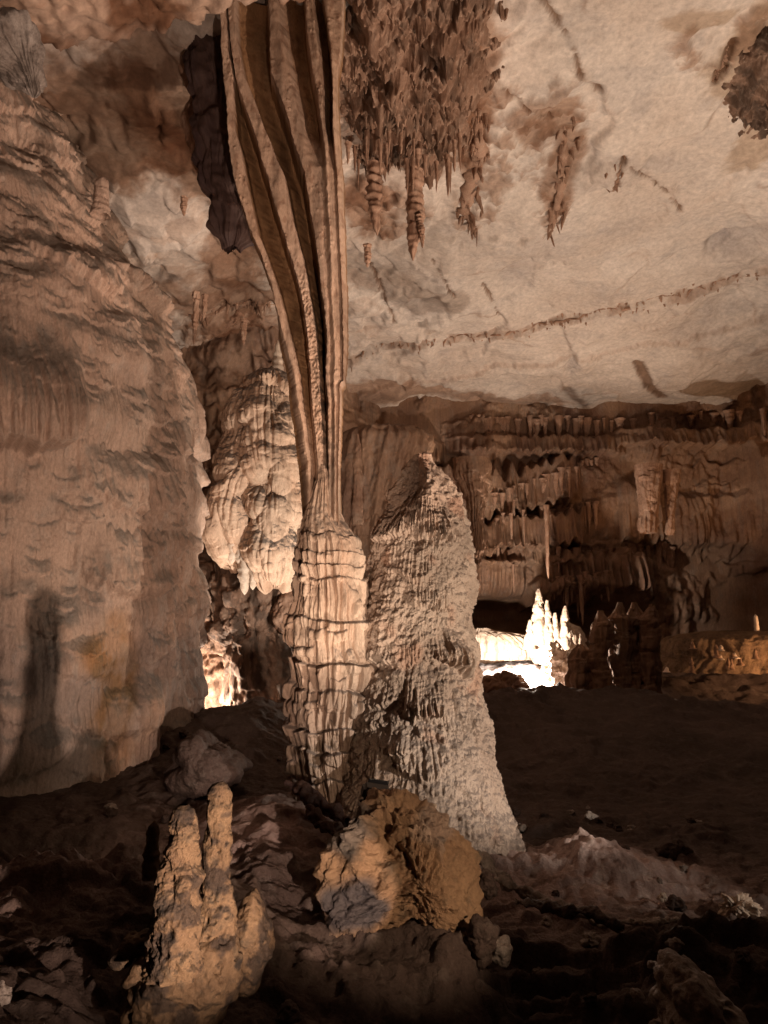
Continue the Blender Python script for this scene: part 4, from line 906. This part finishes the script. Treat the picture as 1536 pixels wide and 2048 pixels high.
tag(lump('flowstone_bank', [(1092, 1350), (1100, 1300), (1118, 1292), (1130, 1306), (1145, 1296), (1160, 1310), (1156, 1345), (1140, 1368), (1100, 1372)], 14.0, .35, M['white'], crag(492, .12, 5), 160, 90), 'crusty white mass at the right end of the lit hollow', 'flowstone')
# bench at the far right with small stalagmites
bgcol('flowstone_bank', [(1262, 1420, 1700), (1270, 1365, 1760), (1280, 1335, 1800), (1300, 1325, 1820), (1316, 1330, 1830), (1345, 1300, 1840)], 14.5, M['bench'], 'long ochre flowstone bench lit along its top at the far right', 478, 'flowstone', .07, 5, 260, 120, .25)
for i in range(12):
    px = 1322 + 214 * rnd.random()**1.3; q = at(px, rnd.uniform(1285, 1335), 13.7); L = (10 + 30 * rnd.random()**2) * m_per_px(14)
    o = spike_mesh('stalagmite', [(0, .07), (L * .3, .04), (L * .8, .025), (L, .003)], M['white' if i % 3 == 0 else 'wall'], 14, 18, 480 + i, .22); o.location = q - np.array([0, 0, .1])
    tag(o, 'one of the small pale stalagmites along the ochre bench at the far right', 'stalagmite', 'small stalagmites on the ochre bench')
o = spike_mesh('stalagmite', [(0, .05), (.15, .04), (.28, .035), (.31, .003)], M['white'], 16, 20, 499, .12); o.location = at(1514, 1262, 14.2); tag(o, 'single white stalagmite standing on the bench near the right edge', 'stalagmite')

# ------------------------------------------------------------------ near ground: boulder, stalagmites, rocks
def disp_b(P):
    x, y, z = P[..., 0], P[..., 1], P[..., 2]
    d = .07 * fbm(x * 3, y * 3, z * 3, seed=501, oct=4, gain=.6); fh_, fe_ = facets(x * 4 + z, z * 5 - y * 2, 509); d = d + .05 * fh_ * sst(0, .15, fe_)
    l = z * .9 - x * .35
    d += .022 * ridged(x * 5, y * 5, l * 17, 3, 502) + .02 * fbm(x * 13, y * 13, z * 18, seed=503, oct=4)
    d -= .035 * sst(.5, .1, cells(x * 11, y * 11, z * 13, 504)) * sst(-.1, .3, noise(x * 3, y * 3, z * 3, 505))
    return d
def tint_b(P):
    x, y, z = P[..., 0], P[..., 1], P[..., 2]; T = np.ones(P.shape)
    c = at(670, 1700, 4.2); d = np.hypot((x - c[0]) / .16, (z - c[2]) / .13) + .6 * noise(x * 6, y * 6, z * 6, 506); m_ = sst(1.3, .7, d)
    T = T * (1 - m_[..., None] * np.array([.55, .42, .2]))
    c = at(700, 1850, 4.2); d = np.hypot((x - c[0]) / .22, (z - c[2]) / .16) + .6 * noise(x * 6, y * 6, z * 6, 507); m_ = sst(1.3, .7, d)
    T = T * (1 - m_[..., None] * np.array([.72, .62, .35]))
    c = at(900, 1690, 4.2); d = np.hypot((x - c[0]) / .16, (z - c[2]) / .14) + .7 * noise(x * 5, y * 5, z * 5, 508); m_ = sst(1.2, .7, d)
    T = T * (1 + m_[..., None] * np.array([.15, .35, .75]))
    return T
bo = lump('boulder', [(634, 1775), (650, 1735), (680, 1690), (700, 1625), (722, 1600), (760, 1598), (800, 1606), (840, 1622), (880, 1640), (915, 1668), (944, 1715), (958, 1770), (965, 1840), (990, 1905), (900, 1940), (780, 1935), (690, 1900), (645, 1830)], 4.6, .42, M['orange'], disp_b, 520, 420, tint=tint_b, sharp=.62, planes=[(-.25, -.9, .50, .13), (.75, -.62, .35, .17), (-.8, -.5, .1, .40), (.05, -.9, -.45, .17), (.45, -.2, .9, .26), (-.7, -.1, .8, .33)])
tag(bo, 'big rough ochre boulder glowing orange in front of the column foot', 'boulder')

# black floodlight tucked behind the boulder top, aimed at the column
fp = at(752, 1597, 5.35)
fix = thing('floodlight', 'small black floodlight resting behind the top of the ochre boulder', 'floodlight', loc=tuple(fp))
def box(name, c, d, mat, parent, rot=(0, 0, 0), bev=.01):
    import bmesh
    bm = bmesh.new(); bmesh.ops.create_cube(bm, size=1); bmesh.ops.scale(bm, vec=d, verts=bm.verts); bmesh.ops.bevel(bm, geom=bm.edges[:], offset=bev, segments=3, affect='EDGES')
    me = bpy.data.meshes.new(name); bm.to_mesh(me); bm.free(); me.materials.append(mat); o = bpy.data.objects.new(name, me); COL.objects.link(o); o.location = c; o.rotation_euler = rot; o.parent = parent; return o
box('housing', (0, 0, .04), (.20, .10, .10), M['black'], fix, (math.radians(25), .2, .25), .02)
box('lens', (0.012, .045, .085), (.15, .012, .075), M['glass'], fix, (math.radians(25), .2, .25), .004)
box('bracket', (0, 0, -.03), (.24, .03, .02), M['black'], fix, (0, .2, .2), .006)
box('mounting_plate', (-.06, 0, -.05), (.12, .10, .02), M['black'], fix, (0, .1, .2), .006)

def near_disp(seed, a=.012):
    def f(s, z, P, th):
        D = a * 1.6 * fbm(P[..., 0] * 16, P[..., 1] * 16, P[..., 2] * 12, seed=seed, oct=4)
        hole = sst(.36, .12, cells(P[..., 0] * 26, P[..., 1] * 26, P[..., 2] * 22, seed + 1)) * sst(-.05, .25, noise(P[..., 0] * 7, P[..., 1] * 7, P[..., 2] * 7, seed + 2))
        D -= hole * a * 1.3
        D += .5 * a * ridged(0 * P[..., 0], P[..., 2] * 9, 0., 2, seed + 3) 
        return (D + a * .35) * np.clip((z[-1] - z)[:, None] * 14, .2, 1)
    return f
def tint_n(V, s, z, th):
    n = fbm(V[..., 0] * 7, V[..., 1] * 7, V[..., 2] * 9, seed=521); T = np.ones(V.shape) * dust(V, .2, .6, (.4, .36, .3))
    return T * (1 - sst(.0, .35, n)[..., None] * np.array([.66, .64, .56]))
YN = 3.5
tall = thing('stalagmite', 'tall finger shaped stalagmite with pale tip on a spreading warty base in the foreground', 'stalagmite', loc=tuple(at(410, 2000, YN)))
tb = Vector(at(410, 2000, YN))
o = trunk('shaft', from_px([(1564, 436, 446), (1569, 424, 453), (1580, 419, 458), (1610, 416, 462), (1650, 413, 461), (1700, 411, 460), (1735, 410, 456), (1765, 408, 456), (1785, 404, 462), (1815, 396, 470), (1850, 380, 474), (1890, 366, 476), (1930, 340, 478), (1960, 330, 474), (2010, 290, 450), (2090, 240, 430)], YN, rep=.85), 300, 420, M['golden'], near_disp(531, .010), parent=tall, tint=tint_n, sref=.12)
o.data.transform(MT(-tb))
def warts(seed, a=.02, f=9):
    def g(P):
        x, y, z = P[..., 0], P[..., 1], P[..., 2]
        d = a * fbm(x * f, y * f, z * f, seed=seed, oct=4) - a * 1.2 * sst(.4, .12, cells(x * f * 1.7, y * f * 1.7, z * f * 1.7, seed + 1)) * sst(-.1, .25, noise(x * f * .6, y * f * .6, z * f * .6, seed + 2))
        return d
    return g
tn2 = lambda P: tint_n(P, None, None, None)
o = lump('base', [(255, 1975), (265, 1945), (300, 1915), (330, 1880), (370, 1860), (430, 1850), (474, 1860), (482, 1920), (478, 1985), (440, 2010), (400, 2060), (330, 2090), (250, 2060)], YN + .02, .20, M['golden'], warts(535, .03, 8), 260, 180, parent=tall, tint=tn2); o.data.transform(MT(-tb))
for k, (ol) in enumerate([[(247, 1962), (262, 1940), (300, 1915), (340, 1888), (352, 1905), (320, 1935), (280, 1962), (255, 1972)], [(215, 1920), (240, 1895), (275, 1868), (305, 1860), (310, 1885), (270, 1905), (232, 1935)], [(430, 1920), (455, 1900), (478, 1925), (476, 1970), (450, 1978), (432, 1960)]]):
    o = lump('root', ol, YN - .06 + .05 * k, .07, M['golden'], warts(540 + k, .01, 14), 110, 70, parent=tall, tint=tn2); o.data.transform(MT(-tb))
stub = trunk('stalagmite', from_px([(1610, 360, 376), (1618, 348, 386), (1636, 343, 394), (1665, 343, 396), (1690, 340, 392), (1705, 332, 393), (1735, 326, 395), (1770, 318, 398), (1810, 310, 400), (1850, 304, 398), (1890, 298, 396), (1950, 290, 396)], YN - .22, rep=.85), 280, 320, M['golden'], near_disp(545, .014), tint=tint_n, sref=.14)
tag(stub, 'thick blunt golden stalagmite leaning beside the tall finger shaped one', 'stalagmite')
lr = lump('stalagmite', [(508, 1782), (520, 1800), (533, 1840), (541, 1880), (540, 1915), (525, 1940), (515, 1985), (480, 1990), (470, 1930), (472, 1860), (480, 1810), (494, 1790)], YN + .12, .13, M['golden'], warts(551, .02, 11), 200, 140, tint=tn2)
tag(lr, 'short pitted pointed stalagmite on the right of the tall finger shaped one', 'stalagmite')
o = spike_mesh('stalagmite', [(0, .05), (.2, .035), (.27, .03), (.30, .003)], M['golden'], 24, 30, 555, .12); q = at(306, 1645, 4.3); o.location = q - np.array([0, 0, .29])
tag(o, 'tiny stalagmite whose tip alone catches light left of the blunt golden one', 'stalagmite')

def rock_at(px, pyy, Y, wpx, hpx, mat, label, seed, group=None, name='rock', cat='rock', f=9, a=.3):
    r = random.Random(seed); ol = []
    for k in range(11):
        an = k / 11 * 6.283; q = r.uniform(.75, 1.1); ol.append((px + wpx * q * math.cos(an), pyy + hpx * q * math.sin(an)))
    sz = min(wpx, hpx) * m_per_px(Y)
    return tag(lump(name, ol, Y, sz, mat, crag(seed, sz * a, .9 / sz), 70, 50), label, cat, group)
pl = lump('rock', [(1437, 1808), (1450, 1800), (1470, 1805), (1490, 1796), (1510, 1812), (1508, 1830), (1480, 1832), (1450, 1824)], 5.2, .06, M['white'], crag(561, .05, 16), 200, 130)
tag(pl, 'knobbly white chunk of calcite on the dark floor at the right edge', 'rock')
rocks = [(1325, 1795, 5.3, 10, 9, 'white', 'small pale cube like pebble on the dark floor right of centre'), (1318, 1762, 5.6, 7, 6, 'grey', 'tiny grey pebble just behind the pale cube like one'),
         (1181, 1632, 6.6, 12, 8, 'grey', 'small grey stone on the shadowed slope right of the cone'), (1350, 1888, 4.4, 17, 11, 'grey', 'pale elongated stone at the lip of the dark step on the right'),
         (1305, 1930, 3.9, 10, 8, 'grey', 'small grey stone on the front slope, lower right'), (1275, 1990, 3.6, 14, 10, 'grey', 'dim rounded stone lying in the front slope shadow'),
         (860, 1617, 5.4, 14, 11, 'white', 'white stone sitting against the cone just above the boulder'), (975, 1770, 4.9, 18, 30, 'floor', 'pale upright stone leaning between boulder and cone skirt'),
         (965, 1880, 4.4, 26, 50, 'floor', 'grey crusted rock pressed against the right side of the boulder'), (1000, 1905, 4.5, 28, 24, 'grey', 'low whitish rock at the lower right foot of the boulder'),
         (1350, 1700, 6.4, 40, 14, 'floor', 'long grey brown rock beyond the cone skirt on the right'), (1245, 1715, 6.2, 40, 18, 'floor', 'fluted grey brown rock at the end of the cone skirt')]
for i, (px, pyy, Y, w, h, mt, lab) in enumerate(rocks):
    rock_at(px, pyy, Y, w, h, M[mt], lab, 570 + i)
def ridge_tube(name, pts, r, mat, label, seed, flat=.5, cat='rock', n=150):
    P = np.array([at(*p[:3]) for p in pts]); t = np.linspace(0, len(P) - 1, n); c = np.stack([np.interp(t, range(len(P)), P[:, k]) for k in range(3)], -1)
    ker = np.hanning(15); ker /= ker.sum(); c = np.stack([np.convolve(np.pad(c[:, k], 7, mode='edge'), ker, 'valid') for k in range(3)], -1)
    th = np.linspace(0, 2 * math.pi, 40, endpoint=False); R_ = r * (np.sin(np.linspace(.02, math.pi - .02, n)))**.4
    T_ = np.gradient(c, axis=0); T_ /= np.linalg.norm(T_, axis=1)[:, None]; S_ = np.cross(T_, [0, 0, 1.]); S_ /= np.linalg.norm(S_, axis=1)[:, None]
    V = c[:, None, :] + S_[:, None, :] * (R_[:, None] * np.cos(th))[..., None] + np.array([0, 0, 1.]) * (R_[:, None] * flat * np.sin(th))[..., None]
    d = crag(seed, r * .5, .55 / r)(V); V = V + (S_[:, None, :] * np.cos(th)[None, :, None] + np.array([0, 0, 1.]) * np.sin(th)[None, :, None]) * d[..., None]
    o = mesh_from(name, V, grid_faces(n, 40, True), mat); recentre(o, tuple(c[n // 2] - np.array([0, 0, r * flat])))
    return tag(o, label, cat)
ridge_tube('rock_slab', [(572, 1566, 6.15), (620, 1588, 6.0), (665, 1622, 5.9), (692, 1645, 5.8)], .07, M['dark'], 'long dark slab lying aslant at the foot of the column', 591, .7)
ridge_tube('rock_slab', [(610, 1612, 5.8), (640, 1642, 5.7), (680, 1672, 5.6)], .05, M['dark'], 'shorter dark slab just in front of the long one', 592, .7)
ridge_tube('rock_ledge', [(955, 1705, 5.3), (1010, 1765, 5.05), (1080, 1800, 4.95), (1160, 1826, 4.85), (1250, 1862, 4.7)], .06, M['grey'], 'long thin rimstone ledge curving from the cone skirt toward the right', 594, .5)
ridge_tube('rock_ledge', [(1230, 1842, 4.95), (1300, 1845, 4.95), (1370, 1838, 5.0)], .03, M['grey'], 'short pale rim of rock beyond the end of the long thin ledge', 595, .5, n=90)
ridge_tube('rock_ledge', [(1030, 1800, 4.7), (1110, 1818, 4.6), (1170, 1822, 4.55), (1250, 1856, 4.45)], .045, M['floor'], 'lower parallel rimstone ledge just below the long thin one', 596, .5)
stones = []
for k in range(4):
    r_ = random.Random(700 + k); ol = [(768 + 30 * r_.uniform(.7, 1.1) * math.cos(a / 9 * 6.283), 1024 + 22 * r_.uniform(.7, 1.1) * math.sin(a / 9 * 6.283)) for a in range(9)]
    o = lump('stone', ol, 5.0, .08, M['grey'] if k % 2 else M['floor'], crag(700 + k, .03, 12), 48, 32, planes=[(-.3, -.8, .5, .05), (.7, -.3, .5, .05)]); COL.objects.unlink(o); stones.append(o)
for k in range(120):
    x, y = rnd.uniform(-2.4, 3.2), rnd.uniform(3.0, 8.5)
    if abs(x + .2) < 1.1 and 4 < y < 7.6: continue
    o = stones[k % 4].copy(); o.name = 'stone'; COL.objects.link(o); sc_ = rnd.uniform(.15, .7); o.scale = (sc_, sc_, sc_ * .8); o.rotation_euler = (0, 0, rnd.uniform(0, 6.28)); o.location = (x, y, floor_z(x, y) - .012)
    tag(o, 'one of the small loose stones strewn over the dark cave floor', 'stone', 'small loose stones on the cave floor')
lo = lump('rock_outcrop', [(1340, 2100), (1345, 2000), (1325, 1955), (1345, 1925), (1380, 1930), (1410, 1955), (1440, 1985), (1470, 2020), (1500, 2100)], 2.9, .2, M['grey'], warts(597, .035, 9), 240, 160)
tag(lo, 'lumpy grey outcrop with rounded knobs at the bottom right edge', 'rock')
# ------------------------------------------------------------------ light: lamps hidden among the rocks, and added unseen spots
def spot(name, loc, target, power, angle, col=(1, .74, .52), blend=.5, size=.05):
    l = bpy.data.lights.new(name, 'SPOT'); l.energy = power; l.color = col; l.spot_size = math.radians(angle); l.spot_blend = blend; l.shadow_soft_size = size
    o = bpy.data.objects.new(name, l); COL.objects.link(o); o.location = loc
    o.rotation_euler = (Vector(target) - Vector(loc)).to_track_quat('-Z', 'Y').to_euler(); return o
def point(name, loc, power, col=(1, .74, .52), size=.08):
    l = bpy.data.lights.new(name, 'POINT'); l.energy = power; l.color = col; l.shadow_soft_size = size
    o = bpy.data.objects.new(name, l); COL.objects.link(o); o.location = loc; return o
WARM = (1, .72, .55); WHT = (1, .84, .68); AMB = (1, .55, .27)
def above_floor(x, y, h): return (x, y, floor_z(x, y) + h)
spot('path_lamp', (.75, 1.35, .27), (-3.6, 6.9, 3.6), 1050, 68, WARM, .55, .03)
spot('added_mound_spot', (-2.75, 3.7, -.1), (-3.3, 7.2, 6.0), 900, 70, WARM, .7, .03)  # added unseen spot, low at left, to bring out the mound's relief
spot('added_shelf_spot', (3.3, 4.5, .25), (2.45, 5.2, -.15), 26, 40, WHT, .8, .03)  # added unseen spot that brightens the white chunk
spot('added_slab_spot', (.70, 1.35, .42), (-.75, 5.9, .0), 420, 13, WARM, .25, .02)  # added narrow spot for the floor patch outside the path lamp's beam
spot('added_boulder_spot', (1.7, 2.5, 1.0), (.08, 4.6, .3), 170, 38, (1, .70, .46), .6, .03)  # added unseen spot that lights the boulder on its own
spot('cone_lamp', (3.2, 3.8, .75), (0.85, 6.7, 1.35), 760, 58, WHT, .7, .04)
spot('drapery_lamp', (3.7, 3.6, .3), (-.5, 6.8, 5.9), 1700, 46, WARM, .7, .04)
spot('roof_lamp', (5.2, 6.6, .3), (2.2, 10.4, 8), 2300, 92, (1, .78, .60), .8, .1)
spot('column_lamp', tuple(fp + np.array([.02, .06, .12])), (-.35, 6.7, 2.9), 70, 70, WHT, .8, .04)
spot('rear_column_lamp', (-.35, 8.6, 1.3), (-1.7, 10.6, 3.0), 440, 76, (1, .86, .72), .6, .04)
point('left_hollow_lamp', above_floor(-2.72, 10.75, .40), 260, WHT, .05)
point('right_hollow_lamp', above_floor(2.5, 14.0, .4), 620, WHT, .05)
spot('far_lamp', (8.2, 12.6, .5), (5.0, 17.5, 4.2), 380, 110, AMB, .8, .1)
spot('bench_lamp', (6.9, 12.9, .9), (6.2, 15, 1.2), 9, 110, AMB, .8, .05)

w = bpy.data.worlds.new('World'); sc.world = w; w.use_nodes = True
w.node_tree.nodes['Background'].inputs[0].default_value = (.9, .6, .45, 1); w.node_tree.nodes['Background'].inputs[1].default_value = .001

sc.view_settings.view_transform = 'Standard'; sc.view_settings.look = 'None'; sc.view_settings.gamma = 1; sc.view_settings.exposure = 0
sc.cycles.use_denoising = True; sc.cycles.max_bounces = 5; sc.cycles.diffuse_bounces = 3; sc.cycles.sample_clamp_indirect = 4
